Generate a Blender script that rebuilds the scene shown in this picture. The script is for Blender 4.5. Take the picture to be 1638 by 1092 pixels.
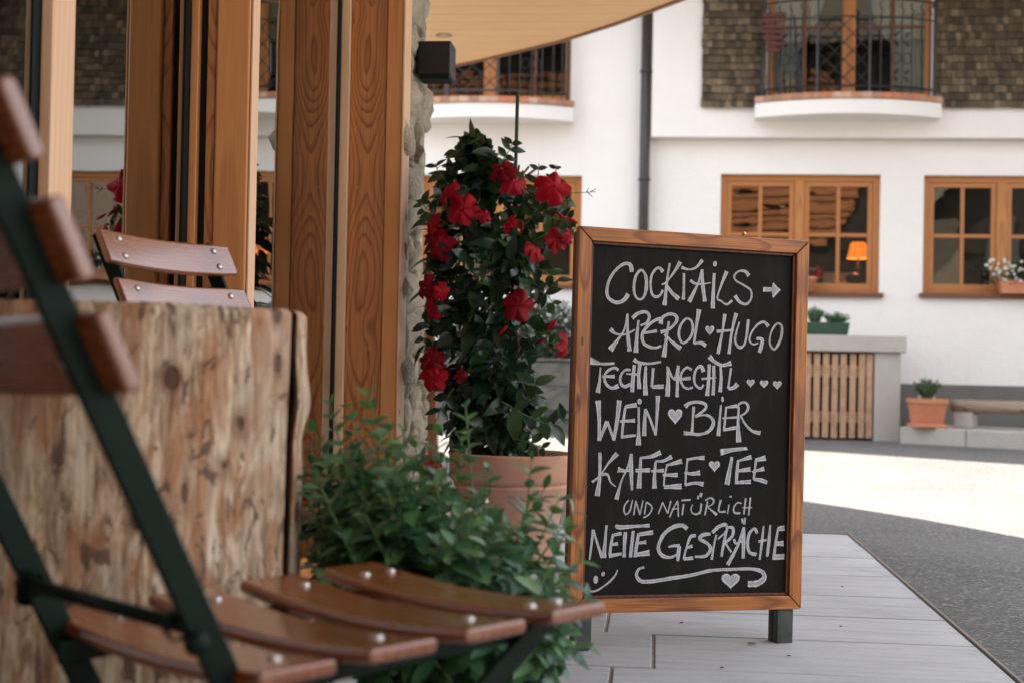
import bpy, bmesh, math, random
from mathutils import Vector, Matrix, Euler, noise
random.seed(7)
rad = math.radians
sc = bpy.context.scene
for o in list(bpy.data.objects): bpy.data.objects.remove(o)

# ------------------------------------------------------------------ camera
CAM_H, YAW, PITCH, ROLL, FPX = .74, 5.67, .83, 1.1, 2275.0
cam_d = bpy.data.cameras.new('camera'); cam = bpy.data.objects.new('camera', cam_d)
sc.collection.objects.link(cam); sc.camera = cam
_y, _p, _r = rad(YAW), rad(PITCH), rad(ROLL)
FW = Vector((-math.sin(_y)*math.cos(_p), math.cos(_y)*math.cos(_p), math.sin(_p)))
_rt = Vector((math.cos(_y), math.sin(_y), 0)); _up = _rt.cross(FW)
RT = _rt*math.cos(_r)+_up*math.sin(_r); UP = _up*math.cos(_r)-_rt*math.sin(_r)
cam.matrix_world = Matrix(((RT.x, UP.x, -FW.x, 0), (RT.y, UP.y, -FW.y, 0), (RT.z, UP.z, -FW.z, CAM_H), (0, 0, 0, 1)))
cam_d.sensor_width = 36; cam_d.lens = FPX/1638*36; cam_d.clip_start = .05; cam_d.clip_end = 500
cam_d.dof.use_dof = True; cam_d.dof.focus_distance = 3.75; cam_d.dof.aperture_fstop = 4.0
cam_d.dof.aperture_blades = 9

# ------------------------------------------------------------------ light
SUN_DIR = Vector((-.253, .22, 1)).normalized()          # towards the sun
elev = math.asin(SUN_DIR.z); azim = math.atan2(SUN_DIR.x, SUN_DIR.y)
world = bpy.data.worlds.new('World'); sc.world = world; world.use_nodes = True
nt = world.node_tree
sky = nt.nodes.new('ShaderNodeTexSky'); sky.sky_type = 'NISHITA'; sky.sun_disc = False
sky.sun_elevation = elev; sky.sun_rotation = azim; sky.dust_density = 1.6; sky.ozone_density = 1.0
hs = nt.nodes.new('ShaderNodeHueSaturation'); hs.inputs['Saturation'].default_value = .26      # sky colour muted to keep the shade from turning blue
nt.links.new(sky.outputs[0], hs.inputs['Color']); nt.links.new(hs.outputs[0], nt.nodes['Background'].inputs[0]); nt.nodes['Background'].inputs[1].default_value = .15
sun_d = bpy.data.lights.new('sun', 'SUN'); sun_d.energy = 5.0; sun_d.angle = rad(.5); sun_d.color = (1, .91, .79)
sun = bpy.data.objects.new('sun', sun_d); sc.collection.objects.link(sun)
sun.rotation_euler = SUN_DIR.to_track_quat('Z', 'Y').to_euler(); sun.location = (0, 0, 20)
sc.view_settings.view_transform = 'Standard'; sc.view_settings.look = 'None'
sc.view_settings.exposure = 2.22; sc.view_settings.gamma = 1
sc.render.engine = 'CYCLES'; sc.cycles.use_denoising = True
sc.cycles.max_bounces = 10; sc.cycles.diffuse_bounces = 5; sc.cycles.glossy_bounces = 5
sc.cycles.transparent_max_bounces = 12; sc.cycles.sample_clamp_indirect = 6
try: sc.cycles.denoiser = 'OPENIMAGEDENOISE'
except Exception: pass

# ------------------------------------------------------------------ surveying helpers: a sight line from the tripod meets a known plane
EYE = Vector((0, 0, CAM_H))
def ray(px, py): return FW*FPX+RT*(px-819)+UP*(546-py)
def atY(px, py, Y): d = ray(px, py); return EYE+d*(Y/d.y)
def atX(px, py, X): d = ray(px, py); return EYE+d*(X/d.x)
def atZ(px, py, Z): d = ray(px, py); return EYE+d*((Z-CAM_H)/d.z)

# ------------------------------------------------------------------ scene graph helpers
C = sc.collection
def props(o, label=None, cat=None, group=None, kind=None):
    if label: o['label'] = label
    if cat: o['category'] = cat
    if group: o['group'] = group
    if kind: o['kind'] = kind
    return o
def thing(name, label, cat, loc=(0, 0, 0), rotz=0, group=None, kind=None):
    o = bpy.data.objects.new(name, None); C.objects.link(o); o.location = loc; o.rotation_euler = (0, 0, rotz)
    o.empty_display_size = .1
    return props(o, label, cat, group, kind)
def link_mesh(name, me, parent=None, loc=None, rot=None, scale=None):
    o = bpy.data.objects.new(name, me); C.objects.link(o)
    if parent is not None: o.parent = parent
    if loc is not None: o.location = loc
    if rot is not None: o.rotation_euler = rot
    if scale is not None: o.scale = scale
    return o
class MB:
    def __init__(s): s.v = []; s.f = []; s.uv = None
    def add(s, vs, fs):
        b = len(s.v); s.v += [tuple(v) for v in vs]; s.f += [tuple(i+b for i in f) for f in fs]; return s
    def box(s, x0, x1, y0, y1, z0, z1, M=None):
        vs = [Vector((x, y, z)) for z in (z0, z1) for y in (y0, y1) for x in (x0, x1)]
        if M is not None: vs = [M@v for v in vs]
        return s.add(vs, [(0, 2, 3, 1), (4, 5, 7, 6), (0, 1, 5, 4), (2, 6, 7, 3), (0, 4, 6, 2), (1, 3, 7, 5)])
    def tube(s, pts, r, n=8, caps=True):
        pts = [Vector(p) for p in pts]; m = len(pts); rs = r if isinstance(r, (list, tuple)) else [r]*m
        vs = []; ref = None
        for i, p in enumerate(pts):
            t = (pts[min(i+1, m-1)]-pts[max(i-1, 0)]).normalized()
            if ref is None: ref = Vector((0, 0, 1)) if abs(t.z) < .9 else Vector((1, 0, 0))
            a = t.cross(ref).normalized(); b = t.cross(a).normalized(); pass
            for k in range(n):
                q = 2*math.pi*k/n; vs.append(p+(a*math.cos(q)+b*math.sin(q))*rs[i])
        fs = [(i*n+k, i*n+(k+1) % n, (i+1)*n+(k+1) % n, (i+1)*n+k) for i in range(m-1) for k in range(n)]
        if caps: fs += [tuple(range(n))[::-1], tuple(range((m-1)*n, m*n))]
        return s.add(vs, fs)
    def bar(s, p, q, w, h, up=(0, 0, 1)):
        p, q = Vector(p), Vector(q); t = (q-p).normalized(); a = t.cross(Vector(up)).normalized(); b = a.cross(t)
        vs = [c+a*(i*w/2)+b*(j*h/2) for c in (p, q) for i, j in ((-1, -1), (1, -1), (1, 1), (-1, 1))]
        return s.add(vs, [(3, 2, 1, 0), (4, 5, 6, 7), (0, 1, 5, 4), (1, 2, 6, 5), (2, 3, 7, 6), (3, 0, 4, 7)])
    def lathe(s, prof, n=40, c=(0, 0, 0)):
        vs = [(c[0]+r*math.cos(2*math.pi*k/n), c[1]+r*math.sin(2*math.pi*k/n), c[2]+z) for r, z in prof for k in range(n)]
        fs = [(i*n+k, i*n+(k+1) % n, (i+1)*n+(k+1) % n, (i+1)*n+k) for i in range(len(prof)-1) for k in range(n)]
        return s.add(vs, fs)
    def prism(s, poly, z0, z1):
        n = len(poly)
        return s.add([(x, y, z0) for x, y in poly]+[(x, y, z1) for x, y in poly],
                     [tuple(range(n))[::-1], tuple(range(n, 2*n))]+[(i, (i+1) % n, n+(i+1) % n, n+i) for i in range(n)])
    def mesh(s, name, mat, smooth=False):
        me = bpy.data.meshes.new(name); me.from_pydata(s.v, [], s.f); me.materials.append(mat)
        if smooth: me.polygons.foreach_set('use_smooth', [True]*len(me.polygons))
        me.update(); return me
    def build(s, name, mat, parent=None, bevel=0, smooth=False, seg=2, loc=None, rot=None):
        o = link_mesh(name, s.mesh(name, mat, smooth), parent, loc, rot)
        if bevel:
            m = o.modifiers.new('bevel', 'BEVEL'); m.width = bevel; m.segments = seg; m.limit_method = 'ANGLE'; m.harden_normals = False
            if smooth or True: o.data.polygons.foreach_set('use_smooth', [True]*len(o.data.polygons)); m.harden_normals = True
        return o
def Box(name, mat, parent, x0, x1, y0, y1, z0, z1, bevel=0, kind=None):
    o = MB().box(x0, x1, y0, y1, z0, z1).build(name, mat, parent, bevel)
    if kind: o['kind'] = kind
    return o

# ------------------------------------------------------------------ materials
class NT:
    def __init__(s, name):
        s.m = bpy.data.materials.new(name); s.m.use_nodes = True; s.t = s.m.node_tree; s.p = s.t.nodes['Principled BSDF']; s.out = s.t.nodes['Material Output']
    def n(s, typ, **kw):
        nd = s.t.nodes.new(typ)
        for k, v in kw.items():
            if k.startswith('i_'):
                key = k[2:]; key = int(key) if key.isdigit() else key.replace('_', ' ')
                s.link(v, nd.inputs[key])
            else: setattr(nd, k, v)
        return nd
    def link(s, v, inp):
        if isinstance(v, bpy.types.NodeSocket): s.t.links.new(v, inp)
        elif isinstance(v, bpy.types.Node): s.t.links.new(v.outputs[0], inp)
        else: inp.default_value = v
    def coords(s, scale=(1, 1, 1), kind='Object', rnd=0):
        tc = s.n('ShaderNodeTexCoord').outputs[kind]
        if rnd:
            oi = s.n('ShaderNodeObjectInfo'); v = s.n('ShaderNodeVectorMath', operation='SCALE', i_0=(7.3, 3.1, 5.7)); s.link(s.math('MULTIPLY', oi.outputs['Random'], rnd), v.inputs['Scale'])
            tc = s.n('ShaderNodeVectorMath', operation='ADD', i_0=tc, i_1=v).outputs[0]
        return s.n('ShaderNodeMapping', i_Vector=tc, i_Scale=scale).outputs[0]
    def noise(s, co, scale=5, detail=4, rough=.55, dist=0):
        return s.n('ShaderNodeTexNoise', i_Vector=co, i_Scale=scale, i_Detail=detail, i_Roughness=rough, i_Distortion=dist).outputs['Fac']
    def voro(s, co, scale=5, feature='F1', out='Distance'):
        return s.n('ShaderNodeTexVoronoi', i_Vector=co, i_Scale=scale, feature=feature).outputs[out]
    def math(s, op, a, b=0, c=None, clamp=False):
        nd = s.n('ShaderNodeMath', operation=op, use_clamp=clamp); s.link(a, nd.inputs[0]); s.link(b, nd.inputs[1])
        if c is not None: s.link(c, nd.inputs[2])
        return nd.outputs[0]
    def ramp(s, fac, stops, interp='LINEAR'):
        nd = s.n('ShaderNodeValToRGB'); s.link(fac, nd.inputs[0]); cr = nd.color_ramp; cr.interpolation = interp
        while len(cr.elements) < len(stops): cr.elements.new(.5)
        for e, (p, c) in zip(cr.elements, stops):
            e.position = p; e.color = (c, c, c, 1) if isinstance(c, (int, float)) else (*c, 1)
        return nd.outputs[0]
    def mix(s, fac, a, b, blend='MIX'):
        nd = s.n('ShaderNodeMix', data_type='RGBA', blend_type=blend)
        s.link(fac, nd.inputs[0])
        for v, i in ((a, 6), (b, 7)): s.link((*v, 1) if isinstance(v, tuple) and len(v) == 3 else v, nd.inputs[i])
        return nd.outputs[2]
    def bump(s, h, strength=.3, dist=.01, normal=None):
        nd = s.n('ShaderNodeBump', i_Height=h, i_Strength=strength, i_Distance=dist)
        if normal is not None: s.link(normal, nd.inputs['Normal'])
        s.link(nd, s.p.inputs['Normal']); return nd.outputs[0]
    def set(s, **kw):
        for k, v in kw.items(): s.link((*v, 1) if isinstance(v, tuple) and len(v) == 3 else v, s.p.inputs[k.replace('_', ' ')])
        return s.m

def plain(name, col, rough=.6, var=.15, scale=8, bump=0, metal=0, rnd=1, **kw):
    t = NT(name); co = t.coords(rnd=rnd); n = t.noise(co, scale, 5)
    dark = tuple(c*(1-var) for c in col); lite = tuple(min(1, c*(1+var)) for c in col)
    t.set(Base_Color=t.ramp(n, [(.3, dark), (.7, lite)]), Roughness=t.ramp(n, [(.2, rough*.85), (.8, min(1, rough*1.12))]), Metallic=metal, **kw)
    if bump: t.bump(t.noise(co, scale*8, 4), bump, .004)
    return t.m

def wood(name, light, dark, rough=.5, ring=60, stretch=.35, wob=.05, coat=0, knots=True, axis='z', fine=.5, depth=.11, rnd=1):
    """growth rings cut by the board's face: ovals and cathedral arches along the board, fibres and knots"""
    t = NT(name)
    tc = t.n('ShaderNodeTexCoord').outputs['Object']
    if axis != 'z':   # turn the board's long axis to z
        tc = t.n('ShaderNodeVectorRotate', rotation_type='EULER_XYZ', i_Vector=tc, i_Rotation=(0, rad(90), 0) if axis == 'x' else (rad(90), 0, 0)).outputs[0]
    oi = t.n('ShaderNodeObjectInfo').outputs['Random']
    off = t.n('ShaderNodeCombineXYZ', i_2=t.math('MULTIPLY', oi, 37.0*rnd))
    co = t.n('ShaderNodeVectorMath', operation='ADD', i_0=tc, i_1=off).outputs[0]
    sep = t.n('ShaderNodeSeparateXYZ', i_0=co)
    line = t.n('ShaderNodeCombineXYZ', i_2=t.math('MULTIPLY', sep.outputs[2], stretch*4))
    n1 = t.noise(line, 1.0, 2, .5); n2 = t.noise(t.n('ShaderNodeVectorMath', operation='ADD', i_0=line, i_1=(9, 4, 2)).outputs[0], 1.3, 2, .5)
    soft = t.noise(t.n('ShaderNodeMapping', i_Vector=co, i_Scale=(10, 10, 1.6)).outputs[0], 1, 3, .5)
    x = t.math('ADD', sep.outputs[0], t.math('MULTIPLY', t.math('SUBTRACT', n1, .5), wob*1.2))
    y = t.math('ADD', t.math('ADD', sep.outputs[1], depth), t.math('MULTIPLY', t.math('SUBTRACT', n2, .5), wob*6))
    rr = t.math('SQRT', t.math('ADD', t.math('MULTIPLY', x, x), t.math('MULTIPLY', y, y)))
    rr = t.math('ADD', rr, t.math('MULTIPLY', soft, wob*.45))
    flat = t.n('ShaderNodeMapping', i_Vector=co, i_Scale=(9, .01, 3.1)).outputs[0]
    kd = t.voro(flat, 1.0)
    if knots: rr = t.math('ADD', rr, t.math('MULTIPLY', t.math('EXPONENT', t.math('MULTIPLY', kd, -6.5)), wob*.75))
    ph = t.math('FRACT', t.math('MULTIPLY', rr, ring))
    late = t.ramp(ph, [(0, .15), (.55, .25), (.86, 1.0), (.93, .8), (1.0, .15)])
    fib = t.noise(t.n('ShaderNodeMapping', i_Vector=co, i_Scale=(190, 190, 5)).outputs[0], 1, 3, .6)
    big = t.noise(t.n('ShaderNodeMapping', i_Vector=co, i_Scale=(5, 5, 1)).outputs[0], 1, 3, .6)
    c = t.mix(late, light, dark)
    c = t.mix(t.math('MULTIPLY', t.ramp(fib, [(.35, 1.0), (.6, 0)]), fine), c, tuple(k*.55 for k in dark), 'MIX')
    c = t.mix(t.ramp(big, [(.3, 0.0), (.75, .45)]), c, tuple((a+b)/2*.85 for a, b in zip(light, dark)))
    if knots:
        c = t.mix(t.ramp(kd, [(.055, 1.0), (.10, .0)]), c, tuple(k*.3 for k in dark))
        kv = t.voro(t.n('ShaderNodeMapping', i_Vector=co, i_Scale=(21, .01, 5.3)).outputs[0], 1.0)
        c = t.mix(t.ramp(kv, [(.05, .9), (.085, .0)]), c, tuple(k*.2 for k in dark))
    t.set(Base_Color=c, Roughness=t.math('ADD', t.math('MULTIPLY', fib, .2), rough-.1), Coat_Weight=coat, Coat_Roughness=.18)
    t.bump(t.math('ADD', t.math('MULTIPLY', late, .4), fib), .25, .0012)
    return t.m

M = {}
M['larch'] = wood('larch_board', (.60, .23, .062), (.25, .066, .014), .5, 92, .16, .085, depth=.07)
M['larch_plain'] = wood('larch_plain', (.68, .285, .088), (.52, .195, .052), .45, 40, .1, .02, knots=False, fine=.25)
M['larch_pale'] = wood('larch_pale', (.78, .50, .30), (.68, .40, .22), .45, 45, .1, .02, knots=False, fine=.2)  # pale larch, also used to paint side light on outer post faces
M['frame_wood'] = wood('window_frame_wood', (.50, .21, .062), (.33, .115, .028), .45, 50, .15, .03, knots=False, fine=.3)
M['frame_wood_x'] = wood('window_frame_wood_across', (.50, .21, .062), (.33, .115, .028), .45, 50, .15, .03, knots=False, fine=.3, axis='x')
M['sill_wood'] = wood('sill_wood', (.20, .075, .035), (.11, .04, .018), .5, 50, .15, .03, knots=False, axis='x')
M['sign_wood'] = wood('sign_frame_wood', (.64, .225, .036), (.20, .048, .008), .42, 70, .3, .03, coat=.25, fine=.7, depth=.05)
M['sign_wood_x'] = wood('sign_frame_wood_across', (.64, .225, .036), (.20, .048, .008), .42, 70, .3, .03, coat=.25, fine=.7, depth=.05, axis='x')
M['sign_side'] = wood('sign_side_wood', (.17, .05, .018), (.07, .02, .008), .45, 50, .2, .03, fine=.7)
M['seat_wood'] = wood('varnished_slat_wood', (.27, .074, .016), (.15, .032, .008), .28, 60, .2, .03, coat=1, knots=False, fine=.4, axis='x')
for n_ in M['seat_wood'].node_tree.nodes:
    if n_.type == 'BSDF_PRINCIPLED': n_.inputs['Coat IOR'].default_value = 1.55
M['soffit'] = wood('soffit_wood', (.90, .57, .30), (.76, .43, .19), .55, 35, .15, .04, fine=.25, axis='x', knots=False)
M['gate_wood'] = wood('gate_wood', (.50, .31, .19), (.34, .19, .11), .7, 60, .2, .04, fine=.5)
M['grey_wood'] = wood('weathered_board_wood', (.15, .145, .125), (.07, .066, .056), .8, 60, .2, .04, fine=.6, axis='x')
M['beam_wood'] = wood('beam_wood', (.42, .34, .25), (.17, .10, .055), .8, 30, .3, .06, fine=.6, axis='x')
M['brown_board'] = wood('brown_board', (.30, .14, .06), (.16, .065, .025), .5, 50, .2, .03)
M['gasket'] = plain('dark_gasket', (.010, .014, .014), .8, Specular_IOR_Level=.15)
M['iron'] = plain('dark_iron', (.015, .018, .017), .45, bump=.1)
M['green_metal'] = plain('dark_green_metal', (.0020, .0090, .0050), .5, .25, 14, bump=.15, Specular_IOR_Level=.12)
M['bolt'] = plain('bolt_steel', (.50, .48, .45), .42, .1, metal=.9)
M['brass'] = plain('brass', (.75, .5, .15), .25, metal=1)
M['black_lamp'] = plain('black_powder_coat', (.012, .012, .011), .5, bump=.05)
M['pipe'] = plain('brown_pipe', (.035, .026, .022), .45, .2)
M['red_slat'] = plain('red_brown_slat', (.075, .016, .012), .4)
M['green_plastic'] = plain('green_plastic', (.015, .055, .030), .4)
M['soil'] = plain('soil', (.03, .02, .013), .95, .4, 40, .6)
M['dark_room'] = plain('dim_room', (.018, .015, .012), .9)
M['sill_metal'] = plain('edging_steel', (.22, .19, .15), .45, .2, metal=.6)
M['dark_shingle'] = plain('dark_boarding', (.045, .032, .02), .9, .3, 5)
M['clap'] = wood('clapboard', (.62, .22, .07), (.40, .12, .035), .6, 40, .2, .05, axis='x')
M['roof_tile'] = plain('roof_tile', (.30, .20, .16), .8, .35, 6)
M['twig'] = plain('twig', (.16, .10, .045), .7)
M['green_stem'] = plain('green_stem', (.10, .16, .045), .6)

def terracotta(name, col, pale):
    t = NT(name); co = t.coords(rnd=1); a = t.noise(co, 5, 6, .6); b = t.noise(co, 60, 4)
    c = t.mix(t.ramp(a, [(.38, 0), (.68, .75)]), col, pale); c = t.mix(t.math('MULTIPLY', b, .3), c, tuple(k*.6 for k in col))
    st = t.noise(t.coords((1, 1, 1), rnd=1), 2.6, 2, .4)
    t.set(Base_Color=t.mix(t.ramp(st, [(.60, 0), (.625, .55)]), c, tuple(k*.5 for k in col)), Roughness=.8); t.bump(b, .2, .002); return t.m
M['terracotta'] = terracotta('terracotta', (.58, .29, .18), (.64, .42, .32))
M['terracotta_new'] = plain('terracotta_new', (.50, .19, .10), .7, .12, 10)

def m_plaster():
    t = NT('white_plaster'); co = t.coords(); a = t.noise(co, 1.1, 5, .6); b = t.noise(co, 45, 5, .65); s = t.noise(t.coords((6, 6, .5)), 1.2, 5, .6)
    c = t.mix(t.ramp(a, [(.35, 0), (.75, .5)]), (.79, .765, .735), (.71, .685, .65)); c = t.mix(t.ramp(s, [(.6, 0), (.85, .18)]), c, (.56, .50, .43))
    t.set(Base_Color=c, Roughness=.9); t.bump(t.math('ADD', b, t.math('MULTIPLY', t.noise(co, 7, 3), 1.6)), .5, .012); return t.m
M['plaster'] = m_plaster()
def m_concrete(name, a, b, rnd=1, pits=True, streak=(1, 1, 1)):
    t = NT(name); co = t.coords(rnd=rnd); n = t.noise(co, 3, 6, .6); g = t.noise(co, 70, 5, .6); s = t.noise(t.coords(streak, rnd=rnd), 3, 6, .6)
    c = t.mix(t.ramp(n, [(.3, 0), (.7, 1)]), a, b); c = t.mix(t.ramp(s, [(.45, 0), (.8, .6)]), c, tuple(k*.58 for k in a)); c = t.mix(t.ramp(t.noise(t.coords(), 2.3, 6, .7, 1.5), [(.56, 0), (.72, .35)]), c, tuple(k*.55 for k in a)); c = t.mix(t.math('MULTIPLY', g, .22), c, tuple(k*.45 for k in a))
    if pits: c = t.mix(t.ramp(t.voro(co, 13), [(.05, .8), (.09, 0)]), c, tuple(k*.3 for k in a))
    oi = t.n('ShaderNodeObjectInfo').outputs['Random']
    c = t.mix(t.math('MULTIPLY', oi, .28), c, tuple(k*.62 for k in a))
    t.set(Base_Color=c, Roughness=.85); t.bump(t.math('ADD', g, s), .3, .004); return t.m
M['concrete'] = m_concrete('concrete', (.42, .39, .35), (.50, .47, .42))
M['concrete_dark'] = m_concrete('dark_concrete', (.15, .145, .13), (.20, .19, .17), pits=False)  # darker concrete tone for the plinth
M['slab'] = m_concrete('paving_concrete', (.41, .415, .42), (.53, .53, .53), pits=False, streak=(1.2, 9, 1))
def m_asphalt():
    t = NT('asphalt'); co = t.coords(); g = t.noise(co, 160, 4, .7); v = t.voro(co, 95, out='Color'); big = t.noise(co, .7, 6, .6); mid = t.noise(co, 9, 5, .6)
    sp = t.n('ShaderNodeSeparateColor', i_0=v).outputs[0]
    c = t.ramp(sp, [(0, (.030, .031, .031)), (.55, (.085, .085, .083)), (.9, (.16, .158, .15)), (1, (.34, .33, .31))])
    c = t.mix(t.ramp(big, [(.35, 0), (.62, .6)]), c, (.165, .16, .148)); c = t.mix(t.math('MULTIPLY', mid, .45), c, (.085, .085, .083))
    t.set(Base_Color=c, Roughness=.88); t.bump(t.math('ADD', sp, g), .7, .005); return t.m
M['asphalt'] = m_asphalt()
def m_stone():
    t = NT('rubble_stone'); co = t.coords(rnd=1); a = t.noise(co, 9, 6, .62); b = t.noise(co, 60, 5, .65); oi = t.n('ShaderNodeObjectInfo').outputs['Random']
    base = t.ramp(oi, [(0, (.52, .43, .29)), (.3, (.40, .35, .27)), (.5, (.56, .47, .33)), (.75, (.34, .31, .26)), (1, (.60, .50, .34))])
    c = t.mix(t.ramp(a, [(.35, 0), (.7, .6)]), base, (.22, .175, .12)); c = t.mix(t.ramp(b, [(.5, 0), (.8, .5)]), c, (.52, .45, .33))
    t.set(Base_Color=c, Roughness=.92); t.bump(t.math('ADD', t.math('MULTIPLY', a, 3.5), b), 1.0, .018); return t.m
M['stone'] = m_stone(); M['mortar'] = plain('mortar', (.30, .27, .21), .95, .25, 20, .6)
def m_shingle(island):
    t = NT('shingle_joined' if island else 'wood_shingle'); co = t.coords(rnd=0 if island else 1)
    r = t.n('ShaderNodeNewGeometry').outputs['Random Per Island'] if island else t.n('ShaderNodeObjectInfo').outputs['Random']
    base = t.ramp(r, [(0, (.045, .032, .018)), (.3, (.085, .060, .032)), (.75, (.15, .107, .058)), (1, (.26, .20, .12))])
    n = t.noise(t.n('ShaderNodeMapping', i_Vector=co, i_Scale=(60, 60, 6)).outputs[0], 1, 4, .6)
    t.set(Base_Color=t.mix(t.ramp(n, [(.3, .65), (.7, 0)]), base, (.035, .03, .022)), Roughness=.85); t.bump(n, .4, .003); return t.m
M['shingle'] = m_shingle(0); M['shingle_stuff'] = m_shingle(1)
def m_log():
    t = NT('old_log_wood'); co = t.coords()
    big = t.noise(t.coords((9, 9, 3.5)), 1, 5, .6, .4); st = t.noise(t.coords((48, 48, 9)), 1, 6, .72, 1.0); fib = t.noise(t.coords((170, 170, 9)), 1, 4, .6)
    blot = t.noise(t.coords((22, 22, 11)), 1.3, 5, .65, 1.2); org = t.noise(t.coords((13, 13, 4)), 1.1, 4, .6, .8)
    c = t.ramp(st, [(.30, (.06, .032, .016)), (.39, (.26, .155, .08)), (.49, (.56, .40, .25)), (.62, (.76, .63, .47))])
    c = t.mix(t.ramp(org, [(.50, 0), (.60, .7)]), c, (.36, .13, .04))
    c = t.mix(t.ramp(big, [(.32, .55), (.5, 0)]), c, (.34, .28, .21))
    c = t.mix(t.ramp(blot, [(.56, 0), (.61, .85)]), c, (.075, .038, .020))
    c = t.mix(t.math('MULTIPLY', t.ramp(fib, [(.35, 1), (.6, 0)]), .45), c, (.14, .085, .05))
    hol = t.voro(t.coords((13, 13, 9)), 1.0); holes = t.ramp(hol, [(.12, 1), (.155, 0)])
    c = t.mix(holes, c, (.02, .012, .008)); ring = t.ramp(hol, [(.16, .6), (.27, 0)]); c = t.mix(ring, c, (.16, .07, .03))
    t.set(Base_Color=c, Roughness=.8); t.bump(t.math('SUBTRACT', t.math('ADD', st, t.math('MULTIPLY', fib, .5)), t.math('MULTIPLY', holes, 2)), .6, .009); return t.m
M['log'] = m_log()
def m_board():
    t = NT('blackboard'); co = t.coords(); a = t.noise(co, 3, 6, .65); b = t.noise(t.coords((30, 30, 6)), 1, 5, .6)
    c = t.mix(t.ramp(a, [(.3, 0), (.8, 1)]), (.004, .004, .003), (.008, .008, .0062)); c = t.mix(t.ramp(b, [(.5, 0), (.8, .5)]), c, (.034, .034, .031))
    t.set(Base_Color=c, Roughness=.7); t.p.inputs['Specular IOR Level'].default_value = .22; return t.m
M['board'] = m_board()
def m_chalk():
    t = NT('chalk'); co = t.coords((1, 1, 1)); g = t.noise(co, 420, 3, .7); g2 = t.noise(t.coords((60, 60, 22)), 1, 4, .65)
    u = t.n('ShaderNodeSeparateXYZ', i_0=t.n('ShaderNodeTexCoord').outputs['UV']).outputs[0]
    e = t.math('ABSOLUTE', t.math('SUBTRACT', t.math('MULTIPLY', u, 2), 1))
    edge = t.ramp(e, [(.35, 0), (.62, 1), (.85, 1)])
    d = t.math('ADD', t.math('MULTIPLY', g, .55), t.math('MULTIPLY', g2, .55))
    body = t.ramp(d, [(.34, .45), (.58, .92)])
    al = t.math('MAXIMUM', body, t.math('MULTIPLY', edge, t.ramp(d, [(.36, .35), (.5, 1)])))
    fade = t.ramp(t.math('ADD', e, t.math('MULTIPLY', t.math('SUBTRACT', d, .55), -.9)), [(.72, 1.0), (1.02, .0)])
    t.set(Base_Color=t.mix(edge, (.47, .48, .50), (.70, .71, .73)), Roughness=.95, Alpha=t.math('MULTIPLY', al, fade)); return t.m
M['chalk'] = m_chalk()

def leafmat(name, cols, rough=.35, trans=.12, island=False, spec=.5):
    t = NT(name)
    r = t.n('ShaderNodeNewGeometry').outputs['Random Per Island'] if island else t.n('ShaderNodeObjectInfo').outputs['Random']
    n = t.noise(t.coords(), 30, 3); k = len(cols)-1
    c = t.ramp(r, [(i/k, q) for i, q in enumerate(cols)]); c = t.mix(t.math('MULTIPLY', n, .35), c, tuple(q*.5 for q in cols[0]))
    t.set(Base_Color=c, Roughness=rough); t.p.inputs['Specular IOR Level'].default_value = spec
    tr = t.n('ShaderNodeBsdfTranslucent'); t.link(t.mix(.5, c, (.15, .3, .03)), tr.inputs[0])
    mx = t.n('ShaderNodeMixShader', i_0=trans, i_1=t.p.outputs[0], i_2=tr.outputs[0]); t.link(mx, t.out.inputs[0]); return t.m
DK = [(.007, .024, .012), (.011, .036, .017), (.016, .048, .021), (.024, .066, .026), (.05, .10, .03)]
M['leaf_dark'] = leafmat('mandevilla_leaf', DK, .24, .06); M['leaf_dark_i'] = leafmat('mandevilla_leaf_mass', DK, .28, .06, True)
MT = [(.034, .105, .058), (.055, .155, .080), (.085, .205, .110), (.15, .30, .09)]
M['mint'] = leafmat('herb_leaf', MT, .30, .3); M['mint_i'] = leafmat('herb_leaf_mass', MT, .30, .2, True)
M['shrub'] = leafmat('shrub_leaf', [(.018, .034, .012), (.032, .055, .018), (.06, .085, .03)], .6, .15, True)
M['blue_leaf'] = leafmat('lavender_leaf', [(.035, .065, .035), (.06, .09, .05), (.09, .12, .08)], .6, .15, True)
M['white_petal'] = leafmat('white_petal', [(.75, .75, .70), (.8, .8, .78), (.8, .78, .7)], .6, .2, True)
def m_red(island=False):
    t = NT('red_petal'+('_mass' if island else '')); oi = t.n('ShaderNodeNewGeometry').outputs['Random Per Island'] if island else t.n('ShaderNodeObjectInfo').outputs['Random']; n = t.noise(t.coords((30, 30, 30)), 1, 3)
    c = t.ramp(oi, [(0, (.20, .002, .010)), (.5, (.35, .003, .014)), (1, (.46, .005, .018))]); c = t.mix(t.math('MULTIPLY', n, .35), c, (.14, .001, .006))
    t.set(Base_Color=c, Roughness=.6); t.p.inputs['Specular IOR Level'].default_value = .2; tr = t.n('ShaderNodeBsdfTranslucent'); t.link(c, tr.inputs[0])
    t.link(t.n('ShaderNodeMixShader', i_0=.2, i_1=t.p.outputs[0], i_2=tr.outputs[0]), t.out.inputs[0]); return t.m
M['red'] = m_red(); M['red_i'] = m_red(True)
M['throat'] = plain('flower_throat', (.62, .16, .05), .5)

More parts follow.
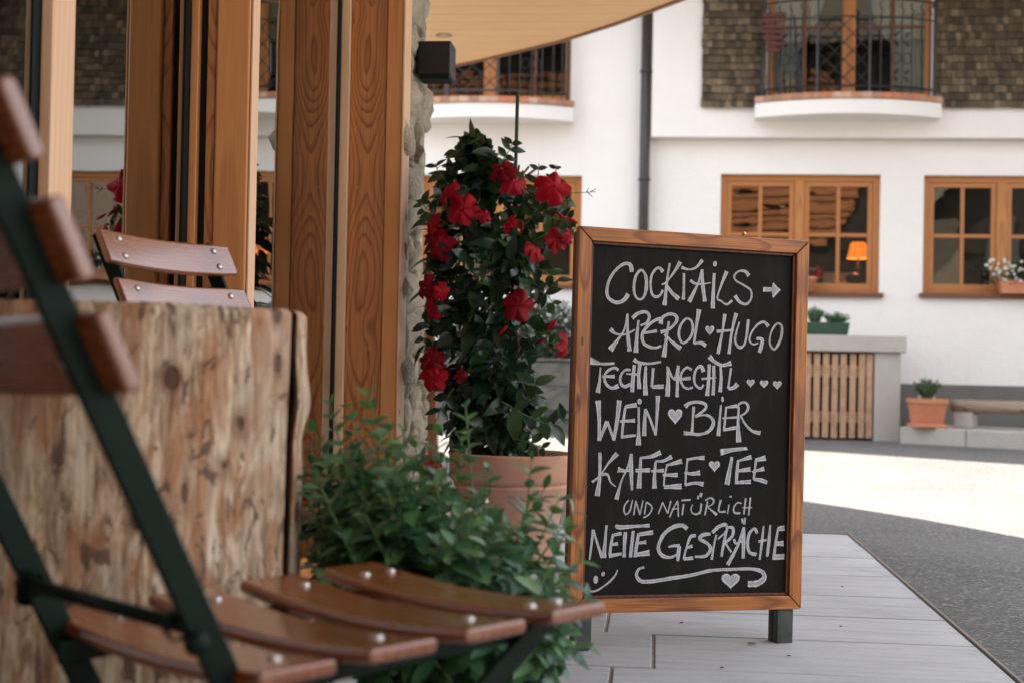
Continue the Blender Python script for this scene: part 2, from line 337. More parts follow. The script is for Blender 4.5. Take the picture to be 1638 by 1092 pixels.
def m_glass(name, refl, tint, ior=1.5):
    t = NT(name); tr = t.n('ShaderNodeBsdfTransparent'); t.link((*tint, 1), tr.inputs[0]); gl = t.n('ShaderNodeBsdfGlossy'); gl.inputs['Roughness'].default_value = 0.0
    gl.inputs[0].default_value = (.95, .97, .96, 1)
    n = t.noise(t.coords((1, 1, 1.8)), 2.2, 2, .4); bp = t.n('ShaderNodeBump', i_Height=n, i_Strength=.16, i_Distance=.004); t.link(bp, gl.inputs['Normal'])
    fr = t.n('ShaderNodeFresnel', i_IOR=ior).outputs[0]
    f = t.math('ADD', t.math('MULTIPLY', fr, refl), 0, clamp=True)
    t.link(t.n('ShaderNodeMixShader', i_0=f, i_1=tr, i_2=gl), t.out.inputs[0]); return t.m
M['cafe_glass'] = m_glass('coated_glass', 1.9, (.45, .5, .48), 1.95)
M['house_glass'] = m_glass('window_glass', 1.6, (.8, .83, .8), 1.6)
M['curtain'] = (lambda t: (t.set(Base_Color=(.82, .82, .80), Roughness=.9), t.m)[1])(NT('sheer_curtain'))
def m_shade():
    t = NT('lit_lamp_shade'); g = t.n('ShaderNodeSeparateXYZ', i_0=t.coords()).outputs[2]
    a = t.n('ShaderNodeMath', operation='ARCTAN2'); sx = t.n('ShaderNodeSeparateXYZ', i_0=t.coords()); t.link(sx.outputs[0], a.inputs[0]); t.link(sx.outputs[1], a.inputs[1])
    rib = t.math('SINE', t.math('MULTIPLY', a.outputs[0], 10))  # pleat shading put into the glow, brighter and dimmer by angle
    f = t.math('ADD', t.math('MULTIPLY', rib, .12), .75)
    t.set(Base_Color=(.6, .25, .08), Roughness=.8, Emission_Color=(1, .20, .02), Emission_Strength=t.math('MULTIPLY', f, .55)); return t.m
M['shade'] = m_shade()

# ================================================================== GROUND
def ground_z(x, y): return -.004+max(0, y-9.0)*.011
g = MB(); xs = [-60, -20, -8, -4, -2, -1, 0, 1, 2, 3, 4, 6, 10, 20, 60]; ys = [-60, -20, -8, -2, 2, 4, 6, 7, 8, 9, 10, 11, 12, 13, 14, 15, 18, 30, 60]
g.add([(x, y, ground_z(x, min(y, 16))) for y in ys for x in xs], [(j*len(xs)+i, j*len(xs)+i+1, (j+1)*len(xs)+i+1, (j+1)*len(xs)+i) for j in range(len(ys)-1) for i in range(len(xs)-1)])
road = g.build('road', M['asphalt'], smooth=True); props(road, 'grey asphalt road in front of the white house, half in sun and half in shade', kind='structure')

terr = thing('pavement', 'terrace of long pale concrete paving slabs edged with a thin metal strip', None, kind='structure')
Box('bedding', M['mortar'], terr, -1.6, .868, -1.5, 6.385, -.05, .004)
rows = [-1.5, -1.1, -.7, -.3, .1, .5, .9, 1.3, 1.7, 2.1, 2.42, 2.72, 3.07, 3.45, 3.885, 4.27, 4.66, 5.12, 5.60, 5.98, 6.385]
cuts = {12: [-.085], 13: [.014], 14: [-.115], 15: [-.75], 16: [.2], 11: [.35], 10: [-.3], 17: [-.55]}
for i in range(len(rows)-1):
    cs = [-1.6]+cuts.get(i, [random.uniform(-1.1, .3)])+[.868]
    for a, b in zip(cs[:-1], cs[1:]):
        j = .0045
        o = MB().box(-(b-a)/2+j, (b-a)/2-j, -(rows[i+1]-rows[i])/2+j, (rows[i+1]-rows[i])/2-j, -.02, .012).build('paving_slab', M['slab'], terr, .0025)
        o.location = ((a+b)/2, (rows[i]+rows[i+1])/2, random.uniform(-.0015, .0015)); o.rotation_euler = (random.uniform(-.0012, .0012), random.uniform(-.0008, .0008), random.uniform(-.0015, .0015))
e = Box('edging_strip', M['sill_metal'], terr, .869, .877, -1.5, 6.395, -.05, .016, .001)
Box('edging_strip', M['sill_metal'], terr, -1.6, .868, 6.387, 6.395, -.05, .016, .001)
# a few fallen bits on the slabs
for px, py, s in ((1203, 1029, .012), (1262, 1049, .005), (1347, 938, .004), (1090, 996, .005), (1155, 1068, .005), (1345, 1002, .004)):
    p = atZ(px, py, .014); m = MB(); n = 6
    m.add([(s*math.cos(k*1.05)*(1+.3*random.random()), .5*s*math.sin(k*1.05), .002*random.random()) for k in range(n)]+[(s*math.cos(k*1.05)*.7, .35*s*math.sin(k*1.05), .004) for k in range(n)],
          [tuple(range(n))[::-1], tuple(range(n, 2*n))]+[(k, (k+1) % n, n+(k+1) % n, n+k) for k in range(n)])
    o = m.build('dry_leaf_scrap', M['twig']); o.location = p
    props(o, {1203: 'largest dry leaf scrap on the slabs right of the sign leg', 1262: 'small dry scrap on the slab nearest the bottom right of the sign leg', 1347: 'tiny scrap on the slab near the far right corner of the terrace', 1090: 'tiny scrap on the slab just under the bottom edge of the sign', 1155: 'tiny scrap on the front slab below the middle of the sign', 1345: 'tiny scrap on the slab halfway between sign and road edge'}[px], 'debris', 'dry scraps scattered on the terrace slabs')

# ================================================================== WHITE HOUSE (facade plane Y = YF)
YF = 14.7
def fx(px, py=400): return atY(px, py, YF).x
def fz(py, px=1300): return atY(px, py, YF).z
house = thing('white_house', 'white plastered house across the road with wood framed windows and shingled upper storey', 'house', (0, YF, 0))
def H(name, mat, x0, x1, y0, y1, z0, z1, parent=None, bevel=0):   # y measured from the facade plane (negative = proud of it)
    return Box(name, mat, parent or house, x0, x1, y0, y1, z0, z1, bevel)
UPX = fx(1044, 100)                # the upper storey stands proud to the right of here
Z_LEDGE = fz(223, 1100)
PROUD = .16
# openings: (x0, x1, z0, z1)
W = dict(
    main=(fx(1153, 300), fx(1409, 300), fz(475, 1280), fz(279, 1280)),
    right=(fx(1478, 300), fx(1734, 300), fz(478, 1560), fz(281, 1560)),
    left=(fx(675, 300), fx(931, 300), fz(462, 850), fz(281, 850)),
    up=(fx(1226, 100), fx(1486, 100), fz(164, 1350), fz(164, 1350)+1.95),
    upl=(fx(655, 150), fx(913, 150), fz(166, 800), fz(166, 800)+1.95),
    far=(fx(1810, 300), fx(2066, 300), fz(478, 1560), fz(281, 1560)))
ZT = 5.15
def wall_with_holes(name, x0, x1, z0, z1, y0, y1, holes, mat):
    xs = sorted(set([x0, x1]+[v for h in holes for v in (h[0], h[1])])); zs = sorted(set([z0, z1]+[v for h in holes for v in (h[2], h[3])]))
    xs = [v for v in xs if x0 <= v <= x1]; zs = [v for v in zs if z0 <= v <= z1]
    bm = bmesh.new(); vd = {}
    def V(i, j, k):
        key = (i, j, k)
        if key not in vd: vd[key] = bm.verts.new((xs[i], (y0, y1)[k], zs[j]))
        return vd[key]
    def solid(i, j):
        if i < 0 or j < 0 or i >= len(xs)-1 or j >= len(zs)-1: return False
        cx, cz = (xs[i]+xs[i+1])/2, (zs[j]+zs[j+1])/2
        return not any(h[0] < cx < h[1] and h[2] < cz < h[3] for h in holes)
    for i in range(len(xs)-1):
        for j in range(len(zs)-1):
            if not solid(i, j): continue
            bm.faces.new((V(i, j, 0), V(i+1, j, 0), V(i+1, j+1, 0), V(i, j+1, 0))); bm.faces.new((V(i, j+1, 1), V(i+1, j+1, 1), V(i+1, j, 1), V(i, j, 1)))
            if not solid(i-1, j): bm.faces.new((V(i, j, 0), V(i, j+1, 0), V(i, j+1, 1), V(i, j, 1)))
            if not solid(i+1, j): bm.faces.new((V(i+1, j, 0), V(i+1, j, 1), V(i+1, j+1, 1), V(i+1, j+1, 0)))
            if not solid(i, j-1): bm.faces.new((V(i, j, 0), V(i, j, 1), V(i+1, j, 1), V(i+1, j, 0)))
            if not solid(i, j+1): bm.faces.new((V(i, j+1, 0), V(i+1, j+1, 0), V(i+1, j+1, 1), V(i, j+1, 1)))
    me = bpy.data.meshes.new(name); bm.to_mesh(me); bm.free(); me.materials.append(mat)
    return link_mesh(name, me, house)
wall_with_holes('lower_wall', UPX, 9, -.3, Z_LEDGE-.005, 0, .35, [W['main'], W['right'], W['far']], M['plaster'])
wall_with_holes('left_wall', -9, UPX-.002, -.3, ZT, -.02, .35, [W['left'], W['upl']], M['plaster'])
wall_with_holes('upper_wall', UPX, 9, Z_LEDGE, ZT, -PROUD, .35, [W['up']], M['plaster'])
H('plinth', M['concrete_dark'], fx(1441, 640), 9, -.035, .0, -.2, fz(613, 1441))
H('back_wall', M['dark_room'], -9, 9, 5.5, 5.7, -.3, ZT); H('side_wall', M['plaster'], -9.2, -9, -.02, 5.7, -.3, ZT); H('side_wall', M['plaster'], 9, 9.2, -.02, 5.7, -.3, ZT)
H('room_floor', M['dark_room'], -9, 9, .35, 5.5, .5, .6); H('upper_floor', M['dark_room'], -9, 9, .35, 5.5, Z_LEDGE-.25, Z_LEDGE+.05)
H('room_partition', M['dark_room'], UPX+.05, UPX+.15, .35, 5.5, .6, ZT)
# the roof, unseen: its eave slants to shape the shade edge on the road
ev = [(-9.4, -.15), (-2.6, -.2), (-.9, -.65), (.3, -1.35), (1.6, -2.2), (3.2, -2.6), (9.4, -2.8), (9.4, 6.2), (-9.4, 6.2)]
MB().prism(ev, ZT, ZT+.22).build('roof', M['roof_tile'], house)

def window(x0, x1, z0, z1, yf, sill=True, name='window'):
    """casement pair in the opening: frame > sashes, muntins, panes, sill. yf = wall face"""
    w = bpy.data.objects.new(name, None); C.objects.link(w); w.parent = house; w.location = ((x0+x1)/2, yf+.06, z0)
    a, b, h = (x0-x1)/2, (x1-x0)/2, z1-z0; fw = .065
    def q(n, m, *r, bev=.004): return Box(n, M[m], w, *r, bev)
    q('frame', 'frame_wood', a, a+fw, 0, .07, .05, h); q('frame', 'frame_wood', b-fw, b, 0, .07, .05, h)
    q('frame', 'frame_wood_x', a+fw, b-fw, 0, .07, h-fw, h); q('frame', 'frame_wood_x', a+fw, b-fw, 0, .07, .05, .05+fw*.5)
    q('mullion', 'frame_wood', -.05, .05, -.004, .07, .05+fw*.5, h-fw)
    for s in (-1, 1):
        l, r = (a+fw+.002, -.052) if s < 0 else (.052, b-fw-.002); bot, top = .05+fw*.5+.002, h-fw-.002; sw = .048
        q('sash_stile', 'frame_wood', l, l+sw, .012, .06, bot, top); q('sash_stile', 'frame_wood', r-sw, r, .012, .06, bot, top)
        q('sash_rail', 'frame_wood_x', l+sw, r-sw, .012, .06, top-sw, top); q('sash_rail', 'frame_wood_x', l+sw, r-sw, .012, .06, bot, bot+sw*1.3)
        cx, cz = (l+r)/2, (bot+sw*1.3+top-sw)/2
        q('muntin', 'frame_wood', cx-.018, cx+.018, .016, .05, bot+sw*1.3, top-sw)
        q('muntin', 'frame_wood_x', l+sw, cx-.018, .018, .05, cz-.018, cz+.018); q('muntin', 'frame_wood_x', cx+.018, r-sw, .018, .05, cz-.018, cz+.018)
        for (pa, pb) in ((l+sw, cx-.018), (cx+.018, r-sw)):
            for (za, zb) in ((bot+sw*1.3, cz-.018), (cz+.018, top-sw)):
                o = MB().box(-(pb-pa)/2, (pb-pa)/2, -.002, .002, -(zb-za)/2, (zb-za)/2).build('pane', M['house_glass'], w)
                o.location = ((pa+pb)/2, .036, (za+zb)/2); o.rotation_euler = (random.uniform(-.006, .006), 0, random.uniform(-.006, .006))
    if sill: q('sill', 'sill_wood', a-.035, b+.035, -.12, .06, 0, .048, bev=.006)
    return w
for k in ('main', 'right', 'left', 'far'): window(*W[k], 0)

def balcony_window(x0, x1, z0, z1, yf):
    w = bpy.data.objects.new('balcony_window', None); C.objects.link(w); w.parent = house; w.location = ((x0+x1)/2, yf+.05, z0)
    a, b, h = (x0-x1)/2, (x1-x0)/2, z1-z0
    def q(n, m, *r): return Box(n, M[m], w, *r, .004)
    q('frame', 'frame_wood', a, a+.06, 0, .08, 0, h); q('frame', 'frame_wood', b-.06, b, 0, .08, 0, h); q('frame', 'frame_wood_x', a+.06, b-.06, 0, .08, h-.07, h)
    q('bottom_rail', 'frame_wood_x', a+.06, b-.06, -.005, .08, 0, .085)
    q('centre_post', 'frame_wood', -.065, .065, -.02, .08, .086, h-.07)
    q('muntin', 'sill_wood', a+.36, a+.39, .01, .06, .086, h-.07); q('muntin', 'sill_wood', b-.39, b-.36, .01, .06, .086, h-.07)
    for l, r in ((a+.06, a+.36), (a+.39, -.065), (.065, b-.39), (b-.36, b-.06)):
        q('muntin', 'sill_wood', l, r, .015, .055, .735, .76)
        for z_, z2 in ((.085, .735), (.76, h-.07)):
            MB().box(l, r, .03, .034, z_, z2).build('pane', M['house_glass'], w)
    return w
balcony_window(*W['up'], -PROUD); balcony_window(*W['upl'], -.02)

def arc_pts(xc, hw, y0, dep, n):   # a shallow bow in plan, bulging towards -y
    R_ = (hw*hw+dep*dep)/(2*dep); th = math.asin(min(1, hw/R_)); return [(xc+R_*math.sin(-th+2*th*i/n), y0+(R_-dep)-R_*math.cos(-th+2*th*i/n)) for i in range(n+1)]
def balcony(px0, px1, pyt, yf, wx0, wx1):
    """bowed slab with a brick course on its edge and an iron railing"""
    bal = bpy.data.objects.new('balcony', None); C.objects.link(bal); bal.parent = house
    x0, x1 = fx(px0, 180)+.01, fx(px1, 180)-.01; xc, hw = (x0+x1)/2, (x1-x0)/2; z1 = fz(pyt, (px0+px1)/2)-.03; dep = .30
    bal.location = (xc, yf, z1)
    arc = arc_pts(0, hw, -.16, dep-.02, 28)
    MB().prism([(-hw, 0)]+arc+[(hw, 0)], -.15, 0).build('slab', M['plaster'], bal, .008)
    nb = 20; a2 = arc_pts(0, hw+.01, -.17, dep-.01, nb*3); a3 = arc_pts(0, hw-.12, -.05, dep-.01, nb*3)
    bc = [(.40, .17, .09), (.46, .24, .15), (.34, .15, .10), (.50, .30, .20), (.42, .14, .07)]
    for i in range(nb):
        o1, i1 = a2[i*3:i*3+4], a3[i*3:i*3+4]
        e = .02; poly = [(o1[0][0]*(1-e)+o1[1][0]*e, o1[0][1])]+o1[1:3]+[(o1[3][0]*(1-e)+o1[2][0]*e, o1[3][1])]+[(p[0], p[1]) for p in reversed(i1)]
        MB().prism(poly, .002, .062).build('brick', random.choice(BRICKS), bal, .004)
    MB().prism([(-hw+.02, 0)]+arc_pts(0, hw-.13, -.05, dep-.02, 12)+[(hw-.02, 0)], .003, .055).build('deck', M['terracotta_new'], bal)
    # railing
    rail = arc_pts(0, (wx1-wx0)/2+.03, -.13, dep-.06, 40)
    def at_(t): i = min(39.999, max(0, t*40)); k = int(i); f = i-k; return Vector((rail[k][0]*(1-f)+rail[k+1][0]*f, rail[k][1]*(1-f)+rail[k+1][1]*f, 0))
    Zb, Zm, Zt = .135, .82, 1.0
    for z, r in ((Zb, .011), (Zm, .008), (Zt, .011)): MB().tube([(p[0], p[1], z) for p in rail], r, 6).build('railing_bar', M['iron'], bal)
    for s in (0, 1):
        p = at_(s); MB().bar((p.x, p.y, .06), (p.x, p.y, 1.06), .03, .03, (0, 1, 0)).build('end_post', M['iron'], bal); MB().bar((p.x, p.y, Zt), (p.x, .0, Zt), .02, .02).build('end_bar', M['iron'], bal)
    L0, L1 = .315, .60
    for t, r in [(L0, .012), (L1, .012)]:
        p = at_(t); MB().tube([(p.x, p.y, .04), (p.x, p.y, 1.1)], r, 6).build('baluster', M['iron'], bal)
    for k in range(4):
        for sgn in (0, 1):
            t = [(.25, .30), (.06, .70), (.12, .77), (.18, .83)][k] if False else None
    for t in (.04, .10, .165, .23, .66, .72, .785, .845, .91, .965):
        p = at_(t); n = 10
        pts = [(p.x, p.y, .06), (p.x, p.y, .86)]+[(p.x+.013*math.sin(q*1.3), p.y, .86+q*.022) for q in range(1, 6)]
        MB().tube(pts, .0075, 5).build('baluster', M['iron'], bal)
    nd = 3; zz = [Zb+i*(Zm-Zb)/4 for i in range(5)]; dt = (L1-L0)/3
    for c in range(-4, 4):       # crossing lattice bars
        for s in (1, -1):
            pts = []
            for k in range(9):
                u_ = (c+k/2.0)*dt if s > 0 else (c+4-k/2.0)*dt
                t = L0+u_*1.0; z = Zb+(Zm-Zb)*k/8
                if L0-1e-6 <= t <= L1+1e-6: p = at_(t); pts.append((p.x, p.y, z))
            if len(pts) > 1: MB().tube(pts, .006, 4).build('lattice_bar', M['iron'], bal)
    for t0 in (.13, .20, .75, .815):     # scrolls and rings between the balusters
        p = at_(t0); m = MB()
        m.tube([(p.x+.042*math.cos(q*.52), p.y, .42+.055*math.sin(q*.52)) for q in range(13)], .006, 4, False)
        for zc, sg in ((.56, 1), (.28, -1), (.65, -1), (.21, 1)):
            m.tube([(p.x+(.036-.0024*q)*math.cos(q*.62+1)*sg, p.y, zc+(.036-.0024*q)*math.sin(q*.62)) for q in range(12)], .0055, 4)
        m.build('scroll', M['iron'], bal)['kind'] = 'stuff'
    return bal
BRICKS = [plain('brick_%d' % i, c, .85, .2, 14, .3) for i, c in enumerate([(.40, .20, .12), (.44, .27, .18), (.33, .18, .12), (.48, .32, .23), (.45, .17, .09)])]
for m_, nme in zip(BRICKS, ('brick_red', 'brick_pink', 'brick_brown', 'brick_buff', 'brick_orange')): m_.name = nme
bal_r = balcony(1203, 1498, 170, -PROUD, W['up'][0], W['up'][1])
bal_l = balcony(630, 921, 172, -.02, W['upl'][0], W['upl'][1])

# shingles
def shingles(x0, x1, z0, z1, yf, name, limit):
    cl = bpy.data.objects.new('shingle_cladding', None); C.objects.link(cl); cl.parent = house; cl.location = (0, yf, 0)
    Box('backing_board', M['shingle_stuff'], cl, x0+.01, x1-.01, -.022, -.001, z0+.01, z1)
    rh = .076; meshes = []
    for k in range(5):
        w_ = (.038, .045, .051, .058, .067)[k]; m = MB(); m.add([(-w_/2, -.030, 0), (w_/2, -.030, random.uniform(-.006, .006)), (w_/2, -.004, rh*1.25), (-w_/2, -.004, rh*1.25), (-w_/2, .0, 0), (w_/2, .0, 0), (w_/2, .002, rh*1.25), (-w_/2, .002, rh*1.25)],
            [(0, 1, 2, 3), (4, 5, 1, 0), (5, 6, 2, 1), (6, 7, 3, 2), (7, 4, 0, 3)]); meshes.append((w_, m, m.mesh('shingle', M['shingle'])))
    z = z0; cnt = 0; rest = MB()
    while z < z1-.02:
        x = x0+random.uniform(-.03, .0)+.03
        while x < x1-.03:
            w_, m, me = random.choice(meshes); w_ = min(w_, 10)
            if x+w_ > x1+.01: break
            loc = Vector((x+w_/2, -.024-random.random()*.004, z+random.uniform(-.005, .005))); ry = random.uniform(-.012, .012)
            if cnt < limit and x < fx(1650, 100):
                link_mesh('shingle', me, cl, loc, (0, ry, 0)); cnt += 1
            else:
                Mx = Matrix.Translation(loc)@Matrix.Rotation(ry, 4, 'Y'); rest.add([Mx@Vector(v) for v in m.v], m.f)
            x += w_+random.uniform(.001, .005)
        z += rh
    if rest.v: o = rest.build('shingle_rows', M['shingle_stuff'], cl); o['kind'] = 'stuff'
Z_SH = fz(178, 1300)
shingles(fx(1121, 100), fx(1224, 100), Z_SH, ZT-.02, -PROUD, 'l', 130)
shingles(fx(1489, 100), 6.6, Z_SH, ZT-.02, -PROUD, 'r', 168)

# rain pipe
xp = fx(1034, 100)
pp = bpy.data.objects.new('downpipe', None); C.objects.link(pp); pp.parent = house; pp.location = (0, -.11, 0)
MB().tube([(xp, 0, .05), (xp, 0, ZT-.05)], .052, 16).build('pipe', M['pipe'], pp, smooth=True)
for py in (118, 290, 470, 620): MB().tube([(xp, 0, fz(py, 1034)-.012), (xp, 0, fz(py, 1034)+.012)], .062, 16).build('pipe_collar', M['pipe'], pp, smooth=True); Box('pipe_bracket', M['pipe'], pp, xp-.02, xp+.02, .04, .11, fz(py, 1034)-.01, fz(py, 1034)+.01)

# things behind and on the windows
def sheet(name, edge0, edge1, z0, z1, Y, mat, amp=.02, waves=9, n=40, rowsn=14):
    m = MB(); vs = []
    for j in range(rowsn+1):
        z = z0+(z1-z0)*j/rowsn; a, b = edge0(z), edge1(z)
        for i in range(n+1):
            t = i/n; vs.append((a+(b-a)*t, Y+amp*math.sin(t*waves*6.283)+amp*.4*math.sin(t*23), z))
    m.add(vs, [(j*(n+1)+i, j*(n+1)+i+1, (j+1)*(n+1)+i+1, (j+1)*(n+1)+i) for j in range(rowsn) for i in range(n)])
    o = m.build(name, mat, smooth=True); md = o.modifiers.new('thickness', 'SOLIDIFY'); md.thickness = .002; return o
def lerp_edge(tab):   # tab of (py, px)
    T = [(fz(py, 1350), fx(px, py)) for py, px in tab]; T.sort()
    def f(z):
        if z <= T[0][0]: return T[0][1]
        for (a, xa), (b, xb) in zip(T, T[1:]):
            if z <= b: return xa+(xb-xa)*(z-a)/(b-a)
        return T[-1][1]
    return f
YC = YF-PROUD+.2
o = sheet('curtain', lambda z: W['up'][0]+.05, lerp_edge([(-120, 1345), (-10, 1321), (20, 1313), (45, 1303), (60, 1292), (85, 1274), (150, 1272)]), W['up'][2]+.08, W['up'][3]-.1, YC-.09, M['curtain'])
props(o, 'white sheer curtain gathered to the left side of the upstairs balcony window', 'curtain', 'sheer curtains of the upstairs window')
o = sheet('curtain', lerp_edge([(-120, 1370), (-10, 1389), (30, 1396), (50, 1404), (70, 1424), (150, 1424)]), lambda z: W['up'][1]-.05, W['up'][2]+.08, W['up'][3]-.1, YC-.09, M['curtain'])
props(o, 'white sheer curtain gathered to the right side of the upstairs balcony window', 'curtain', 'sheer curtains of the upstairs window')
# the lamp indoors
YL = YF+.62
def ip(px, py): return atY(px, py, YL)
p = ip(1372, 447)
lamp = thing('table_lamp', 'lit table lamp with orange shade indoors behind the middle window', 'lamp', (p.x, YL, 0))
zb, zt = ip(1372, 414).z, ip(1372, 388).z
MB().lathe([(.118, zb), (.105, zb+.04), (.082, zt-.02), (.070, zt)], 28).build('lamp_shade', M['shade'], lamp, smooth=True)
MB().lathe([(.0, zb-.29), (.06, zb-.29), (.065, zb-.27), (.02, zb-.25), (.045, zb-.18), (.05, zb-.12), (.015, zb-.07), (.012, zb+.02)], 20).build('lamp_base', M['iron'], lamp, smooth=True)
ld = bpy.data.lights.new('lamp_bulb', 'POINT'); ld.energy = 1.2; ld.color = (1, .5, .2); ld.shadow_soft_size = .03; lo = bpy.data.objects.new('bulb', ld); C.objects.link(lo); lo.parent = lamp; lo.location = (0, 0, zb+.06)
tb = thing('side_table', 'dim wooden side table indoors under the orange lamp', 'table', (p.x, YL+.05, 0))
Box('tabletop', M['sill_wood'], tb, -.45, .35, -.2, .25, zb-.32, zb-.29, .004)
for sx in (-.4, .3):
    for sy in (-.15, .2): Box('leg', M['sill_wood'], tb, sx, sx+.04, sy, sy+.04, .6, zb-.321)
o = sheet('cafe_curtain', lambda z: fx(1345, 430)-.03, lambda z: fx(1391, 430)+.03, fz(458, 1370), fz(424, 1370), YF+1.2, M['curtain'], .008, 5); props(o, 'short pale curtain indoors low behind the orange lamp', 'curtain')
bm_ = MB(); q = ip(1364, 448); bm_.lathe([(0, -.06), (.05, -.06), (.085, -.02), (.09, .02), (.05, .055), (.02, .065), (.0, .07)], 20, (0, 0, 0))
o = bm_.build('teapot', M['iron'], smooth=True); o.location = (q.x, YL-.12, q.z+.0)
props(o, 'dark round pot silhouetted indoors in front of the lamp base', 'pot')

# folded red chair on the balcony
fc = atY(1254, 95, YF-PROUD-.22)
fch = thing('folded_chair', 'red brown slatted chair folded up on the balcony railing upstairs', 'chair', (fc.x, fc.y, fc.z), .15)
zfloor = bal_r.location.z+.06-fc.z
for i, (z, w_, tl) in enumerate(((.44, .24, .05), (.385, .24, .05), (.32, .22, .08), (.27, .22, .08), (.21, .21, .1), (.15, .21, .1), (.09, .17, .1))):
    mm = Matrix.Translation((-.02*i+.0+.03*(i > 4), -.01*(i % 2), z))@Matrix.Rotation(-.08+.02*i, 4, 'Y')@Matrix.Rotation(.2, 4, 'X')
    o = MB().box(-w_/2, w_/2, -.012, .012, -.022, .022).build('slat', M['red_slat'], fch, .008); o.matrix_local = Matrix.Translation((.05-.018*(6-i)-.05, 0, 0))@mm
for a, b in (((-.10, .02, .44), (.03, .02, zfloor)), ((.10, .02, .44), (.19, .02, zfloor)), ((-.02, -.03, .2), (-.03, -.03, zfloor)), ((.1, -.03, .2), (.15, -.03, zfloor))):
    MB().bar(a, b, .02, .01, (0, 1, 0)).build('leg', M['iron'], fch)

# concrete shelter with slatted gate at the foot of the wall
def box_at(name, mat, parent, pxl, pxr, pyt, pyb, Y0, Y1, bevel=.006, px=None):
    px = px or (pxl+pxr)/2; a = atY(pxl, (pyt+pyb)/2, Y0); b = atY(pxr, (pyt+pyb)/2, Y0)
    return Box(name, mat, parent, a.x, b.x, Y0, Y1, atY(px, pyb, Y0).z, atY(px, pyt, Y0).z, bevel)
YS = 13.95
sh = thing('concrete_enclosure', 'low concrete enclosure with flat top against the white wall', 'enclosure')
zt0 = atY(1400, 537, YS).z; zt1 = atY(1400, 563, YS).z
Box('top_slab', M['concrete'], sh, atY(1030, 550, YS).x, atY(1450, 550, YS).x, YS-.02, YF-.002, zt1, zt0, .01)
Box('pillar', M['concrete'], sh, atY(1399, 620, YS).x, atY(1441, 620, YS).x, YS+.02, YF-.002, 0, zt1-.002, .008)
Box('pillar', M['concrete'], sh, atY(1030, 620, YS).x, atY(1060, 620, YS).x, YS+.02, YF-.002, 0, zt1-.002, .008)
Box('inner_back', M['gasket'], sh, atY(1061, 620, YS).x, atY(1398, 620, YS).x, YF-.12, YF-.04, 0, zt1-.003)  # near-black panel stands in for the dark storage space behind the slats
gate = thing('slatted_gate', 'low wooden gate of upright pale slats closing the concrete enclosure', 'gate')
sw = atY(1310, 620, YS).x-atY(1300, 620, YS).x
zb0 = atY(1300, 697, YS).z-.01
for k in range(23):
    cx = atY(1393-14.35*k, 620, YS).x
    if k == 0: cx -= .01
    o = MB().box(-sw*.49, sw*.49, -.011, .011, 0, zt1-.02-zb0).build('slat', M['gate_wood'], gate, .002); o.location = (cx, YS+.035, zb0+random.uniform(-.004, .004)); o.rotation_euler = (0, random.uniform(-.006, .006), 0)
for pa, pb in ((583, 602), (658, 675)):
    Box('rail', M['gate_wood'], gate, atY(1066, 620, YS).x, atY(1397, 620, YS).x, YS+.049, YS+.07, atY(1340, pb, YS).z, atY(1340, pa, YS).z, .002)

# step, log beam and flower pot to the right of the enclosure
st = thing('concrete_step', 'long low concrete step running along the foot of the white wall at the right', 'step')
a = atY(1439, 690, 13.75); b = atY(1640, 700, 13.2); z_st = atY(1450, 682, 13.75).z
d = (b-a); ang = math.atan2(d.y, d.x)
st.location = (a.x, a.y, 0); st.rotation_euler = (0, 0, ang)
for k, (l0, l1) in enumerate(((0, .62), (.625, 1.32), (1.325, 2.9))): Box('kerb_block', M['concrete'], st, l0, l1, 0, .9, -.1, z_st, .012)
Box('end_block', M['concrete'], st, .04, .14, .38, .62, z_st+.001, z_st+.30, .015)
lg = thing('log_beam', 'split log beam lying along the wall behind the terracotta flower pot', 'log', (a.x, a.y, 0), ang)
m = MB(); n = 26; rr = 16; vs = []
for i in range(n+1):
    x = .40+2.3*i/n
    for k in range(rr):
        q = 2*math.pi*k/rr; ry, rz = .12, .075; nz = noise.noise(Vector((x*3, math.cos(q)*2, math.sin(q)*2)))*.02
        zc = math.sin(q)*rz*(1+.0) ; zc = min(zc, .05)
        vs.append((x, .36+math.cos(q)*(ry+nz), z_st+.215+zc+nz*.4))
m.add(vs, [(i*rr+k, i*rr+(k+1) % rr, (i+1)*rr+(k+1) % rr, (i+1)*rr+k) for i in range(n) for k in range(rr)]+[tuple(range(rr))[::-1], tuple(range(n*rr, (n+1)*rr))])
m.build('beam', M['beam_wood'], lg, smooth=True); Box('support', M['concrete'], lg, .42, .6, .28, .44, z_st+.001, z_st+.155, .01); Box('support', M['concrete'], lg, 2.2, 2.4, .28, .44, z_st+.001, z_st+.155, .01)

